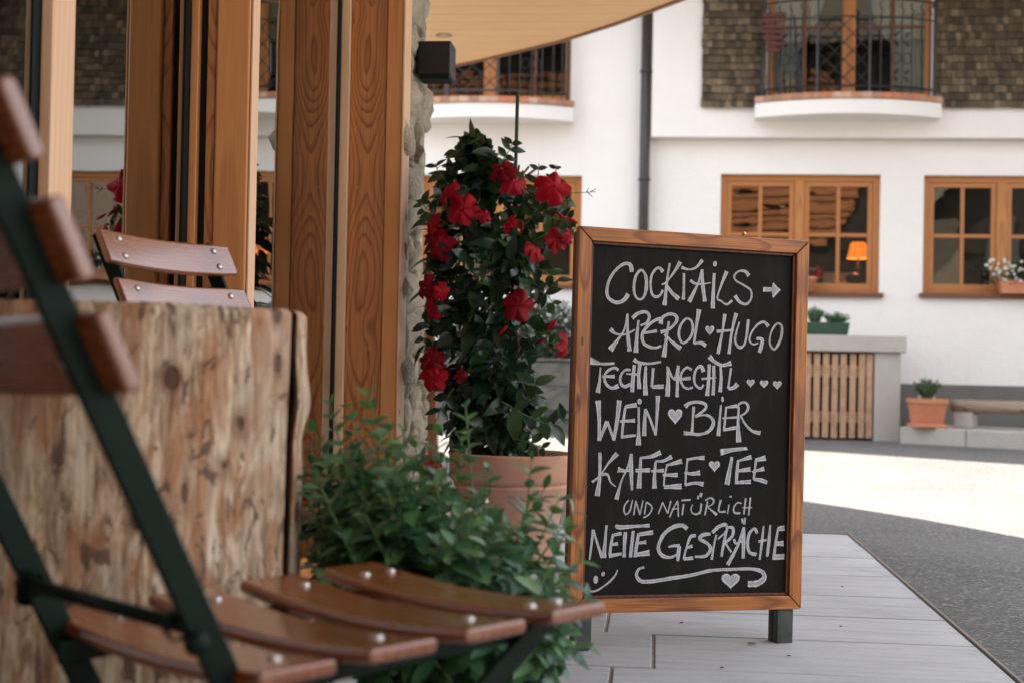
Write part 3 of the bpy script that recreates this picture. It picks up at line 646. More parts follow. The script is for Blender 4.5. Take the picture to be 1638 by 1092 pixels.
def tapered_pot(name, label, cat, mat, c, w0, w1, hgt, ribs=True, saucer=True, group=None):
    t = thing(name, label, cat, c, .1, group); m = MB(); hz = hgt
    def ring(w_, z): return [(-w_, -w_, z), (w_, -w_, z), (w_, w_, z), (-w_, w_, z)]
    lv = [(w0, 0), (w1*.93, hz*.8), (w1, hz*.81), (w1*1.02, hz), (w1*.9, hz), (w1*.86, hz*.85)]
    vs = [v for w_, z in lv for v in ring(w_, z)]
    m.add(vs, [(i*4+k, i*4+(k+1) % 4, (i+1)*4+(k+1) % 4, (i+1)*4+k) for i in range(len(lv)-1) for k in range(4)]+[(3, 2, 1, 0)])
    m.build('body', mat, t, .006)
    if ribs:
        for k in range(11):
            f = -1+2*(k+.5)/11
            MB().bar((f*w0*.93, -w0-.002, .01), (f*w1*.86, -w1*.93-.0005, hz*.79), .006, .006, (0, 1, 0)).build('rib', mat, t)
    MB().box(-w1*.88, w1*.88, -w1*.88, w1*.88, hz*.86, hz*.9).build('soil', M['soil'], t)
    if saucer: MB().box(-w0*1.25, w0*1.25, -w0*1.25, w0*1.25, -.03, .004).build('saucer', M['sill_wood'] if False else M['terracotta_new'], t, .008)
    return t
pc = atY(1486, 676, 13.62)
tapered_pot('flower_pot', 'square tapered terracotta pot on a saucer on the concrete step', 'flower pot', M['terracotta_new'], (pc.x, 13.62+.1, z_st+.031), .12, .155, .24)

def blades(name, mat, c, n, h, spread, label, cat, group=None, leaf=.03, width=.006, parent=None):
    """bushy herb: stems with short narrow leaves, one mesh for stems and one for leaves"""
    t = thing(name, label, cat, c, group=group); st_, lf = MB(), MB()
    for i in range(n):
        a = random.random()*6.283; r = random.random()**.6; tip = Vector((math.cos(a)*spread*r, math.sin(a)*spread*r, h*random.uniform(.6, 1)*(1-.3*r))); base = Vector((math.cos(a)*spread*.25*r, math.sin(a)*spread*.25*r, 0))
        mid = (base+tip)/2+Vector((0, 0, .1*h)); st_.tube([base, mid, tip], .0015, 3)
        for k in range(10):
            f = .2+.8*k/10; p = base.lerp(tip, f)+Vector((0, 0, .2*h*f*(1-f)))
            b = random.random()*6.283; d = Vector((math.cos(b), math.sin(b), random.uniform(.3, 1.3))).normalized()*leaf*random.uniform(.6, 1.2); s = d.cross(Vector((random.uniform(-1, 1), random.uniform(-1, 1), .6))).normalized()*width
            lf.add([p, p+d*.5+s, p+d, p+d*.5-s], [(0, 1, 2, 3)])
    st_.build('stems', M['green_stem'], t); o = lf.build('foliage', mat, t); o['kind'] = 'stuff'; return t
blades('lavender_plant', M['blue_leaf'], (pc.x, 13.72, z_st+.031+.21), 60, .26, .13, 'spiky grey green lavender growing in the square terracotta pot', 'plant', leaf=.05, width=.006)

gp = atY(1300, 537, 14.15)
gb = thing('planter_box', 'dark green plastic trough on the concrete ledge right behind the sign', 'planter', (atY(1318, 530, 14.15).x, 14.15, zt0+.001))
m = MB(); 
m.add([(-.22, -.065, 0), (.22, -.065, 0), (.22, .065, 0), (-.22, .065, 0), (-.24, -.08, .125), (.24, -.08, .125), (.24, .08, .125), (-.24, .08, .125), (-.225, -.065, .125), (.225, -.065, .125), (.225, .065, .125), (-.225, .065, .125), (-.22, -.06, .09), (.22, -.06, .09), (.22, .06, .09), (-.22, .06, .09)],
      [(3, 2, 1, 0), (0, 1, 5, 4), (1, 2, 6, 5), (2, 3, 7, 6), (3, 0, 4, 7), (4, 5, 9, 8), (5, 6, 10, 9), (6, 7, 11, 10), (7, 4, 8, 11), (8, 9, 13, 12), (9, 10, 14, 13), (10, 11, 15, 14), (11, 8, 12, 15)])
m.build('trough', M['green_plastic'], gb, .004); MB().box(-.219, .219, -.059, .059, .07, .1).build('soil', M['soil'], gb)
for (px, h, s, lb) in ((1303, .21, .10, 'loose tuft of green herb at the left end of the green trough'), (1336, .155, .15, 'dense round cushion of green herb at the right end of the green trough')):
    blades('herb_plant', M['mint_i'], (atY(px, 530, 14.15).x, 14.15, zt0+.09), 90, h, s, lb, 'plant', 'herbs in the green trough', leaf=.03)

# flower box on the right window, red flower pot on the middle window
def flowers(name, label, cat, c, n, rx, ry, h, cols, leafmat_, group=None):
    t = thing(name, label, cat, c, group=group); lf = MB()
    for i in range(n*5):
        a = random.random()*6.283; r = math.sqrt(random.random()); p = Vector((rx*r*math.cos(a), ry*r*math.sin(a), h*random.random()*(1-.5*r*r))); b = random.random()*6.283
        d = Vector((math.cos(b), math.sin(b), random.uniform(-.3, .8))).normalized()*.04; s = d.cross(Vector((random.uniform(-1, 1), random.uniform(-.5, .5), random.uniform(-1, 1)))).normalized()*.013; lf.add([p, p+d*.5+s, p+d, p+d*.5-s], [(0, 1, 2, 3)])
    o = lf.build('foliage', leafmat_, t); o['kind'] = 'stuff'
    for mt, cnt, xr in cols:
        fl = MB()
        for i in range(cnt):
            a = random.random()*6.283; r = math.sqrt(random.random()); x = xr[0]+(xr[1]-xr[0])*random.random(); p = Vector((x, -abs(ry*math.sin(a))*r-.01, h*random.uniform(.15, 1.0))); 
            for k in range(5):
                b = k*1.257+random.random(); d = Vector((math.cos(b), -.4, math.sin(b))).normalized()*random.uniform(.012, .02); s = d.cross(Vector((0, 1, 0))).normalized()*.010; fl.add([p, p+d*.6+s, p+d, p+d*.6-s], [(0, 1, 2, 3)])
        o = fl.build('blossoms', mt, t); o['kind'] = 'stuff'
    return t
zs_ = W['right'][2]+.05
bx = fx(1594, 470)
fb = thing('window_box', 'terracotta coloured window box on the sill of the right window', 'window box', (bx+.5, YF-.09, zs_))
m = MB(); w_, d_ = .5, .075
m.add([(-w_+.02, -d_+.01, 0), (w_-.02, -d_+.01, 0), (w_-.02, d_-.01, 0), (-w_+.02, d_-.01, 0), (-w_, -d_, .13), (w_, -d_, .13), (w_, d_, .13), (-w_, d_, .13), (-w_+.02, -d_+.015, .13), (w_-.02, -d_+.015, .13), (w_-.02, d_-.015, .13), (-w_+.02, d_-.015, .13)],
      [(3, 2, 1, 0), (0, 1, 5, 4), (1, 2, 6, 5), (2, 3, 7, 6), (3, 0, 4, 7), (4, 5, 9, 8), (5, 6, 10, 9), (6, 7, 11, 10), (7, 4, 8, 11)]); m.build('trough', M['terracotta_new'], fb, .005)
MB().box(-w_+.02, w_-.02, -d_+.016, d_-.016, .08, .11).build('soil', M['soil'], fb)
flowers('white_flowers', 'trailing white and red flowers spilling over the window box on the right', 'flowers', (bx+.28, YF-.1, zs_+.08), 90, .42, .12, .26, [(M['white_petal'], 42, (-.42, .0)), (M['red_i'], 40, (.0, .3))], M['shrub'])
zs_ = W['main'][2]+.05; rp = fx(1292, 460)
gpot = thing('geranium_pot', 'small terracotta pot on the middle window sill just behind the sign edge', 'flower pot', (rp, YF-.06, zs_))
MB().lathe([(0, 0), (.06, 0), (.085, .12), (.09, .12), (.092, .15), (.08, .15), (.075, .11), (0, .11)], 24).build('body', M['terracotta_new'], gpot, smooth=True)
flowers('geranium', 'red geranium blooming on the middle window sill beside the sign', 'flowers', (rp, YF-.06, zs_+.13), 26, .12, .08, .12, [(M['red_i'], 30, (-.13, .14))], M['mint_i'])

# raised bed by the wall at the left
YB = 13.75
rb = thing('raised_bed', 'grey weathered wooden raised bed seen between the flowering plant and the sign', 'planter')
xa, xb = atY(690, 630, YB).x, atY(955, 630, YB).x
zt = atY(880, 577, YB).z; zz = [0.02, zt*.36, zt*.68, zt]
for z0, z1 in zip(zz, zz[1:]): Box('board', M['grey_wood'], rb, xa, xb, YB, YB+.03, z0+.010, z1-.012, .004)
for x in (xa, xb-.03): Box('end_board', M['grey_wood'], rb, x, x+.03, YB+.031, YB+.8, .02, zt-.01, .004)
Box('capping', M['grey_wood'], rb, xa-.02, xb+.02, YB-.02, YB+.07, zt, zt+.025, .003)
Box('soil', M['soil'], rb, xa+.03, xb-.03, YB+.03, YB+.8, zt-.2, zt-.05)
flowers('flowering_shrub', 'loose pale flowering shrub growing in the grey raised bed', 'shrub', ((xa+xb)/2+.1, YB+.35, zt-.05), 2600, .92, .33, .70, [(M['white_petal'], 110, (-.8, .75))], M['shrub'])
# curved iron hoop on the road behind the pot
hp = thing('hoop_stand', 'small dark curved metal hoop on the sunlit road just above the terracotta pot rim', 'stand', (*atZ(850, 745, 0).xy, 0))
sc_ = hp.location.y/2275
for k, (cx, r_, m_) in enumerate(((0, 13, 'iron'), (8, 9, 'twig'))):
    MB().tube([((cx+r_*math.cos(q*math.pi/10))*sc_, .02*k, (34-r_+r_*math.sin(q*math.pi/10))*sc_) for q in range(11)]+[((cx-r_)*sc_, .02*k, 0.0)], .012, 6).build('hoop', M[m_], hp, smooth=True)
MB().tube([(-10*sc_, .01, 0), (8*sc_, .01, 30*sc_)], .009, 6).build('stay', M['iron'], hp); MB().tube([(13*sc_, 0, 20*sc_), (15*sc_, 0, 0)], .011, 6).build('leg', M['iron'], hp)

# neighbouring houses behind the viewer (mirrored in the panes); the dark one is shaped to cut rear light
nb = thing('neighbour_house', 'tall dark boarded house out of view, mirrored in the panes and shaped to block rear light', 'house', (2, -9.2, 0))
Box('wall', M['dark_shingle'], nb, -14, 8.2, -6, 0, -.2, 3.8); Box('upper_wall', M['dark_shingle'], nb, -14, 8.2, -6, .02, 3.8, 9.5)
for k in range(21): Box('cladding_board', M['clap'], nb, -13.9, 2.6+.9*math.sin(k*.16), .03, .06+.02*(k % 2), 3.9+k*.23, 3.9+k*.23+.18, .01)
m = MB(); m.add([(-14.6, .8, 9.3), (8.8, .8, 9.3), (8.8, -3, 13.5), (-14.6, -3, 13.5), (8.8, -6.8, 9.3), (-14.6, -6.8, 9.3)], [(0, 1, 2, 3), (3, 2, 4, 5), (0, 3, 5), (1, 4, 2), (0, 5, 4, 1)]); m.build('roof', M['dark_shingle'], nb)
MB().bar((4.2, .1, 3.9), (7.4, .1, 7.4), .18, .5, (0, 1, 0)).build('gable_board', M['beam_wood'], nb); Box('reflected_panel', M['beam_wood'], nb, 5.2, 6.0, .03, .08, 2.6, 4.6); Box('reflected_panel', M['grey_wood'], nb, 6.9, 7.6, .03, .08, 2.6, 4.9)  # upright panels added to vary the tones mirrored in the panes
nb = thing('tiled_house', 'low house with a pale tiled roof, mirrored in the right hand window pane', 'house', (19.6, -13, 0))
Box('wall', M['plaster'], nb, -8, 8, -6, 0, -.2, 4.0)
m = MB(); m.add([(-8.6, .8, 3.8), (8.6, .8, 3.8), (8.6, -4, 9.5), (-8.6, -4, 9.5), (8.6, -8.8, 3.8), (-8.6, -8.8, 3.8)], [(0, 1, 2, 3), (3, 2, 4, 5), (0, 3, 5), (1, 4, 2), (0, 5, 4, 1)]); m.build('roof', M['roof_tile'], nb)

# ================================================================== CAFE BUILDING
XG, D1, D2, D3 = -1.11, 4.90, 3.275, 2.455
XO, ZC = -.885, 2.96
cafe = thing('cafe_building', 'timber and glass cafe front at the left under a planked wooden canopy', 'building')
def K(name, mat, x0, x1, y0, y1, z0, z1, bevel=.003, parent=None):
    o = MB().box(-(x1-x0)/2, (x1-x0)/2, -(y1-y0)/2, (y1-y0)/2, 0, z1-z0).build(name, M[mat], parent or cafe, bevel); o.location = ((x0+x1)/2, (y0+y1)/2, z0); return o
ZP = ZC-.03
# corner post
K('frame_strip', 'larch_pale', XG+.004, -1.074, D1-.02, D1+.02, .02, ZP)
K('grained_post', 'larch', -1.0735, -.945, D1, D1+.12, .02, ZP)
K('trim_board', 'larch_plain', -.9445, -.888, D1-.004, D1+.12, .02, ZP)
K('edge_bead', 'larch_pale', -.8875, -.881, D1-.008, D1+.12, .02, ZP, .001)
K('gasket', 'gasket', XG-.006, XG+.0035, D1-.05, D1+.02, .02, ZP, 0)
# second post with its stepped rebates
K('frame_strip', 'larch_plain', XG+.004, -1.086, D2, D2+.05, .02, ZP)
K('gasket', 'gasket', -1.0855, -1.068, D2+.02, D2+.05, .02, ZP, 0)  # near-black strip stands in for the dark recessed gap
K('rebate_strip', 'larch', -1.0675, -1.045, D2+.008, D2+.05, .02, ZP)
K('door_post', 'larch_plain', -1.0445, -.960, D2, D2+.063, .02, ZP, .008)
K('lit_edge_strip', 'larch_pale', -.9595, -.955, D2+.004, D2+.06, .02, ZP, .001)  # pale strip puts street light into the post's outer edge
K('gasket', 'gasket', XG-.006, XG+.0035, D2-.03, D2+.05, .02, ZP, 0)
# near post
K('frame_strip', 'larch_pale', XG+.003, -1.084, D3, D3+.10, .02, ZP)  # pale wood puts the side light into this post's colour
K('gasket', 'gasket', XG-.006, XG+.0025, D3-.03, D3+.10, .02, ZP, 0)
K('frame_strip', 'larch_plain', XG+.003, -1.084, .9, 1.0, .02, ZP)
# glass, thresholds, head
for y0, y1 in ((-3, .9), (1.0, D3), (D3+.1, D2), (D2+.05, D1)):
    K('glass_pane', 'cafe_glass', XG-.008, XG, y0, y1, .10, ZP, 0)
    K('threshold', 'larch_plain', XG-.06, XG+.01, y0, y1, .0, .098)
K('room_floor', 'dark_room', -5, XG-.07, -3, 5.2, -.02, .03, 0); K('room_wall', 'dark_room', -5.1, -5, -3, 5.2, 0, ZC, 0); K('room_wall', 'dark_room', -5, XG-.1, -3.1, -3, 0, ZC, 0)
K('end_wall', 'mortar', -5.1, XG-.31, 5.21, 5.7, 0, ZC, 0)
# canopy
EDGE = [(-8, .8), (0, .8), (3, .85), (5, 1.0), (6, 1.1), (6.6, 1.07), (7.05, .95), (7.94, .55), (8.45, .25), (8.75, .05), (9.2, -.25), (9.75, -.68), (10.4, -1.35), (11.0, -2.1), (11.5, -2.9)]  # unseen near and rear stretch shaped to admit side light, cut rear light
def edge_x(y):
    for (a, xa), (b, xb) in zip(EDGE, EDGE[1:]):
        if y <= b: return xa+(xb-xa)*(y-a)/(b-a)
    return EDGE[-1][1]
can = bpy.data.objects.new('canopy', None); C.objects.link(can); can.parent = cafe; can.location = (0, 0, ZC)
y = -8
while y < 11.3:
    y1 = min(y+.205, 11.45); x0 = -5.1 if y1 < 5.75 else -3.0
    n = 3; e0 = [(edge_x(y+(y1-y-.006)*k/n), y+(y1-y-.006)*k/n) for k in range(n+1)]
    cx = (x0+e0[0][0])/2
    if e0[-1][0] > x0+.1:
        o = MB().prism([(x0-cx, 0), *[(p[0]-cx, p[1]-y) for p in e0], (x0-cx, y1-y-.006)], 0, .03).build('soffit_plank', M['soffit'], can, .0025); o.location = (cx, y, 0)
    y += .205
ed = [(edge_x(-8+.25*k), -8+.25*k) for k in range(79)]
top = [(-5.1, -8)]+ed+[(-3, 11.5), (-3, 5.8), (-5.1, 5.8)]
MB().prism(top, .032, .16).build('roof_deck', M['gasket'], can)  # unseen solid deck added above the planks to block the sun
m = MB(); vs = []
for i, p in enumerate(ed):
    q = ed[min(i+1, len(ed)-1)]; r_ = ed[max(i-1, 0)]; t = Vector((q[0]-r_[0], q[1]-r_[1], 0)).normalized(); nn = Vector((t.y, -t.x, 0))
    for off, z in ((0.002, -.012), (.03, -.012), (.03, .18), (.002, .18)): vs.append((p[0]+nn.x*off, p[1]+nn.y*off, z))
m.add(vs, [(i*4+k, i*4+(k+1) % 4, (i+1)*4+(k+1) % 4, (i+1)*4+k) for i in range(len(ed)-1) for k in range(4)]); m.build('fascia', M['brown_board'], can, smooth=False)
dl = atZ(710, 57, ZC-.002)
MB().lathe([(.055, -.004), (.042, -.006), (.038, .0), (.0, .004)], 28, (dl.x, dl.y, 0)).build('downlight', M['sill_metal'], can, smooth=True)

# rubble stone wall
sw_ = thing('stone_wall', 'rough rubble stone wall end between the larch post and the flowering plant', 'wall')
Y0s, Y1s = D1+.005, 5.56
Box('core', M['mortar'], sw_, XG-.3, -.945, D1+.125, Y1s-.03, 0, ZC-.01)
def stone_mesh(seed, sx, sy, sz):
    bm = bmesh.new(); bmesh.ops.create_icosphere(bm, subdivisions=3, radius=1); rs = random.Random(seed)
    off = Vector((rs.random()*50, rs.random()*50, rs.random()*50))
    for v in bm.verts:
        c = v.co.copy(); mx = max(abs(c.x), abs(c.y), abs(c.z)); box_ = c/mx; p = c.lerp(box_, .80)
        nz = noise.noise(p*1.2+off)*.42+abs(noise.noise(p*2.6+off))*.22+noise.noise(p*7+off)*.07
        p = p*(1+nz); v.co = (p.x*sx, p.y*sy, p.z*sz)
    me = bpy.data.meshes.new('stone'); bm.to_mesh(me); bm.free(); me.materials.append(M['stone']); me.polygons.foreach_set('use_smooth', [True]*len(me.polygons)); return me
z = .0; k = 0; rs = random.Random(3)
while z < ZC-.03:
    h = rs.uniform(.09, .20); h = min(h, ZC-z) if ZC-z > .05 else .05; y = Y0s+rs.uniform(-.0, .0)
    while y < Y1s-.02:
        w_ = min(rs.uniform(.10, .26), Y1s-y)
        if Y1s-y-w_ < .06: w_ = Y1s-y
        sy = w_/2*1.0; o = link_mesh('stone', stone_mesh(k, .075, sy*.98, h/2*1.0), sw_, (-.972+rs.uniform(-.018, .014), y+w_/2+(.02 if y == Y0s else 0), z+h/2), (rs.uniform(-.12, .12), rs.uniform(-.08, .08), rs.uniform(-.15, .15))); k += 1
        y += w_
    z += h*.96
# end face of the wall (towards the road)
z = 0
while z < ZC-.05:
    h = rs.uniform(.12, .22); x = -1.35
    while x < -1.0:
        w_ = min(rs.uniform(.14, .24), -.93-x); link_mesh('stone', stone_mesh(k, w_/2, .06, h/2), sw_, (x+w_/2, Y1s-.0, min(z+h/2, ZC-h/2))); k += 1; x += w_
    z += h
# lamp on the stone wall
yl = 5.22; a = atY(664, 97, yl); b = atY(722, 97, yl); zt_ = atY(700, 65, yl).z; zb_ = atY(700, 125, yl).z; s_ = zt_-zb_
x1 = b.x; x0 = x1-s_*.93
wl = thing('wall_lamp', 'black cube shaped lamp bracketed to the stone wall', 'lamp', ((x0+x1)/2, yl, zb_))
m = MB().box(-s_*.46, s_*.46, 0, s_*.9, .012, s_); o = m.build('housing', M['black_lamp'], wl, .010, seg=3)
MB().box(-s_*.40, s_*.40, .008, s_*.85, .0, .0125).build('lens', M['gasket'], wl, .002)
MB().box(-s_*.8, -s_*.455, s_*.2, s_*.6, s_*.2, s_*.85).build('bracket', M['black_lamp'], wl, .006)
# brown board leaning behind the plant
p0, p1 = atY(699, 735, 5.95), atY(690, 420, 5.95)
lb = MB().bar((p0.x-.02, 5.95, .0), (p1.x-.03, 5.95, p1.z), .075, .03, (0, 1, 0)).build('wooden_board', M['brown_board'], None, .003)
props(lb, 'narrow brown wooden board standing between the stone wall and the flowering plant', 'board')

# ================================================================== FOLDING GARDEN CHAIRS
def curved_slat(name, L, wd, th, sag, mat, parent, axis, nseg=12, taper=0):
    """slat along x; wd along local y (seat) or z (back); sag bends it downwards / backwards"""
    m = MB(); vs = []; r = wd*.16
    prof = []
    hw, ht = wd/2, th/2; cr = min(ht*.8, .006)
    for sx, sy in ((-1, -1), (1, -1), (1, 1), (-1, 1)):
        for k in range(3):
            a = math.pi/2*(k/2)+{(-1, -1): math.pi, (1, -1): 1.5*math.pi, (1, 1): 0, (-1, 1): .5*math.pi}[(sx, sy)]
            prof.append((sx*(hw-cr)+cr*math.cos(a), sy*(ht-cr)+cr*math.sin(a)))
    npf = len(prof)
    ends = [-1, -.992, -.97]+[-.97+1.94*i/nseg for i in range(1, nseg)]+[.97, .992, 1]
    for f in ends:
        x = f*L/2; e = 1 if abs(f) < .97 else (.965 if abs(f) < .995 else .90); te = 1 if abs(f) < .97 else (.9 if abs(f) < .995 else .55)
        b = sag*(1-f*f); hwk = (1-taper*f*f)
        for (a, t) in prof:
            if axis == 'seat': vs.append((x, a*e*hwk, t*te-b))
            else: vs.append((x, t*te-b, a*e*hwk))
    n = len(ends)
    m.add(vs, [(i*npf+k, i*npf+(k+1) % npf, (i+1)*npf+(k+1) % npf, (i+1)*npf+k) for i in range(n-1) for k in range(npf)]+[tuple(range(npf))[::-1], tuple(range((n-1)*npf, n*npf))])
    o = m.build(name, mat, parent)
    bm = bmesh.new(); bm.from_mesh(o.data); bmesh.ops.recalc_face_normals(bm, faces=bm.faces); bm.to_mesh(o.data); bm.free()
    o.data.polygons.foreach_set('use_smooth', [True]*len(o.data.polygons)); md = o.modifiers.new('n', 'WEIGHTED_NORMAL'); return o
dome = MB().lathe([(.0001, .004), (.004, .0034), (.0068, .0015), (.0072, -.001)], 14).mesh('bolt', M['bolt'], True)
def folding_chair(label, loc, yaw, L=.416, pitch=.128, wd=.092, zs=.449, tilt=.036, nslat=4, dz=0):
    t = thing('folding_chair', label, 'chair', loc, yaw, 'slatted folding chairs round the log table')
    sb, yb, xb = -.488, -.004, .163
    th = .017; lean = math.atan(-sb)
    def backy(z): return yb+sb*(z-.45)
    for zt, zb in ((.957, .893), (.866, .797), (.773, .704)):
        zc = (zt+zb)/2; o = curved_slat('back_slat', L-.02, (zt-zb)/math.cos(lean), th, .014, M['seat_wood'], t, 'back')
        o.location = (0, backy(zc)+.004, zc+dz); o.rotation_euler = (lean, 0, 0)
        nrm = Vector((0, math.cos(lean), math.sin(lean)))
        for s in (-1, 1):
            for q in (-.018, .018):
                b = link_mesh('bolt', dome, o, (s*.150, .0088-.0058, q), (-math.pi/2, 0, 0))
            b = link_mesh('bolt', dome, o, (s*.158, -.0088-.0215, 0), (math.pi/2, 0, 0))
    ymax = (nslat-1)*pitch+wd
    for k in range(nslat):
        o = curved_slat('seat_slat', L, wd, th, .013, M['seat_wood'], t, 'seat', taper=.0)
        yc = k*pitch+wd/2; o.location = (0, yc, zs+tilt*yc-th/2+dz); o.rotation_euler = (math.atan(tilt)-.02, 0, 0)
        for s in (-1, 1):
            for q in ((-.02, .022) if k == nslat-1 else (.012,)): link_mesh('bolt', dome, o, (s*.150, q, .0086-.0055))
    for s in (-1, 1):
        x = s*xb
        MB().bar((x, backy(.955)-.024, .955+dz), (x, backy(.0)-.024+.03, 0), .010, .031, (0, 0, 1)).build('leg', M['green_metal'], t, .002)
        x2 = s*(xb-.016)
        MB().bar((x2, ymax-.05, zs-.02+dz), (x2, -.20, 0), .009, .028, (0, 0, 1)).build('leg', M['green_metal'], t, .002)
        MB().bar((x2-s*.012, -.02, zs-.034+dz), (x2-s*.012, ymax-.01, zs-.034+tilt*ymax+dz), .008, .024, (0, 0, 1)).build('seat_rail', M['green_metal'], t, .002)
        p = Vector((s*(xb+.006), backy(.475)-.024, .475+dz)); b = link_mesh('pivot_bolt', MB().lathe([(.0001, .009), (.008, .008), (.012, .004), (.012, -.004)], 14).mesh('pivot_bolt', M['green_metal'], True), t, p, (0, s*math.pi/2, 0))
        MB().lathe([(.014, -.006), (.016, 0), (.014, .006)], 14).build('collar', M['green_metal'], t, smooth=True, loc=(s*(xb-.014), backy(.49)-.024, .49+dz), rot=(0, math.pi/2, 0))
    z = .49; MB().tube([(-xb, backy(z)-.024, z+dz), (xb, backy(z)-.024, z+dz)], .0075, 12).build('cross_rod', M['green_metal'], t, smooth=True)
    z = .13; MB().tube([(-xb, backy(z)-.02, z), (xb, backy(z)-.02, z)], .006, 8).build('cross_rod', M['green_metal'], t, smooth=True)
    MB().tube([(-xb+.016, ymax-.08, zs-.03+dz), (xb-.016, ymax-.08, zs-.03+dz)], .006, 8).build('cross_rod', M['green_metal'], t, smooth=True)
    f = .45; MB().tube([(-xb+.016, -.2+(ymax+.15)*f, (zs-.02)*f), (xb-.016, -.2+(ymax+.15)*f, (zs-.02)*f)], .006, 8).build('cross_rod', M['green_metal'], t, smooth=True)
    return t
folding_chair('nearest folding chair, red brown slats on dark green frame, seen from behind', (-.512, 1.402, .004), -.694)
folding_chair('folding chair facing the camera behind the log table, its slats shining pale pink', (-.735, 2.665, .004), -1.889, L=.425, pitch=.098, wd=.085, dz=.012)

# ================================================================== LOG TABLE
TC = Vector((-.785, 1.985, 0)); TR = .288
tview = math.atan2(0-TC.y, 0-TC.x)            # azimuth from the log to the viewer
sil = tview+math.acos(TR/TC.length)           # azimuth of the right hand outline
crack = sil-rad(20)
ANG = sorted([2*math.pi*i/220 for i in range(220)]+[(crack+k*.006) % (2*math.pi) for k in range(-18, 19)]); m = MB(); N, Rr = len(ANG), 110; vs = []
for j in range(Rr+1):
    z = .795*j/Rr
    for i in range(N):
        a = ANG[i]; r = TR+.010*noise.noise(Vector((math.cos(a)*1.5, math.sin(a)*1.5, z*1.2)))+.0035*noise.noise(Vector((math.cos(a)*9, math.sin(a)*9, z*4)))+.0012*noise.noise(Vector((math.cos(a)*30, math.sin(a)*30, z*7)))
        da = (a-crack-.010*math.sin(z*9)+math.pi) % (2*math.pi)-math.pi
        slot = .13*math.exp(-(da/.034)**6); vd = TC.xy.normalized()
        ds = (a-sil+math.pi) % (2*math.pi)-math.pi
        if da > .012: r += (.008*math.exp(-((z-.665)/.035)**2)-.004*math.exp(-((z-.61)/.03)**2)-.008*max(0, (.6-z))/.6)*math.exp(-(ds/.35)**2)
        zz_ = z
        if j == Rr: r -= .006; zz_ = z-.001
        zz_ += (.004*noise.noise(Vector((math.cos(a)*3, math.sin(a)*3, 0))))*(j > Rr-3)
        vs.append((r*math.cos(a)+vd.x*slot, r*math.sin(a)+vd.y*slot, zz_))
vs.append((0, 0, .796))
m.add(vs, [(j*N+i, j*N+(i+1) % N, (j+1)*N+(i+1) % N, (j+1)*N+i) for j in range(Rr) for i in range(N)]+[(Rr*N+i, Rr*N+(i+1) % N, (Rr+1)*N) for i in range(N)])
lt = m.build('log_table', M['log'], smooth=True); lt.location = (TC.x, TC.y, .012)
props(lt, 'thick weathered log stump used as a table, cracked near its right edge', 'table')

# ================================================================== CHALKBOARD SIGN
SW, SH = .6546, .9793
U_ = Vector((.92141107, .388287, -.01532467)); V_ = Vector((.00823666, .01991249, .9997678)); N_ = Vector((.38850199, -.92132334, .0151494))
O_ = Vector((.40203116, 3.84564765, .1))-U_*SW
sign = thing('chalkboard_sign', 'standing chalkboard sign in an orange brown wooden frame with white chalk lettering', 'sign')
sign.matrix_world = Matrix(((U_.x, -N_.x, V_.x, O_.x), (U_.y, -N_.y, V_.y, O_.y), (U_.z, -N_.z, V_.z, O_.z), (0, 0, 0, 1)))
def sbox(name, mat, *r, bevel=.002, parent=None): return Box(name, mat, parent or sign, *r, bevel)
def mitred(name, mats, x0, x1, z0, z1, w_, y0, y1, bevel=.0025):
    for k, (poly, mt) in enumerate((([(x0, z0), (x0+w_, z0+w_), (x0+w_, z1-w_), (x0, z1)], mats[0]), ([(x1, z0), (x1, z1), (x1-w_, z1-w_), (x1-w_, z0+w_)], mats[0]),
                              ([(x0, z1), (x0+w_, z1-w_), (x1-w_, z1-w_), (x1, z1)], mats[1]), ([(x0, z0), (x1, z0), (x1-w_, z0+w_), (x0+w_, z0+w_)], mats[1]))):
        cx = sum(p[0] for p in poly)/4; cz = sum(p[1] for p in poly)/4; g_ = .997
        vs = [((p[0]-cx)*g_, yy, (p[1]-cz)*g_) for yy in (y0, y1) for p in poly]
        m = MB().add(vs, [(0, 1, 2, 3), (7, 6, 5, 4), (0, 4, 5, 1), (1, 5, 6, 2), (2, 6, 7, 3), (3, 7, 4, 0)])
        o = m.build(name, mt, sign, bevel); o.location = (cx, 0, cz)
        bm = bmesh.new(); bm.from_mesh(o.data); bmesh.ops.recalc_face_normals(bm, faces=bm.faces); bm.to_mesh(o.data); bm.free()
mitred('frame_board', (M['sign_wood'], M['sign_wood_x']), 0, SW, 0, SH, .036, -.004, .020)
mitred('inner_moulding', (M['sign_side'], M['sign_side']), .0362, SW-.0362, .0362, SH-.0362, .007, .004, .018, .0015)
sbox('blackboard', M['board'], .0365, SW-.0365, .0125, .0165, .0365, SH-.0365, bevel=0)
sbox('side_rail', M['sign_side'], .003, SW-.003, .0205, .026, .003, SH-.004)
mitred('rear_frame', (M['sign_side'], M['sign_side']), .004, SW-.004, -.005, SH-.010, .038, .030, .052)
sbox('rear_blackboard', M['board'], .042, SW-.042, .038, .042, .04, SH-.045, bevel=0)
LEGM = plain('worn_dark_leg', (.05, .06, .052), .6, .5, 18, .3)
for x0, x1 in ((.588, .636), (.018, .066)):
    o = sbox('leg', LEGM, x0, x1, .003, .030, -.094, -.001, bevel=.004)
for x0, x1 in ((.588, .630), (.024, .066)): sbox('leg', LEGM, x0, x1, .034, .055, -.094, -.006, bevel=.003)
for x in (.10, SW-.12): sbox('hinge', M['bolt'], x, x+.035, .018, .036, SH-.003, SH+.0005, bevel=0)
MB().lathe([(.002, -.004), (.002, .004), (.0055, .006), (.006, .010), (.003, .014), (.0, .0145)], 14).build('brass_knob', M['brass'], sign, smooth=True, loc=(.467, .008, SH))

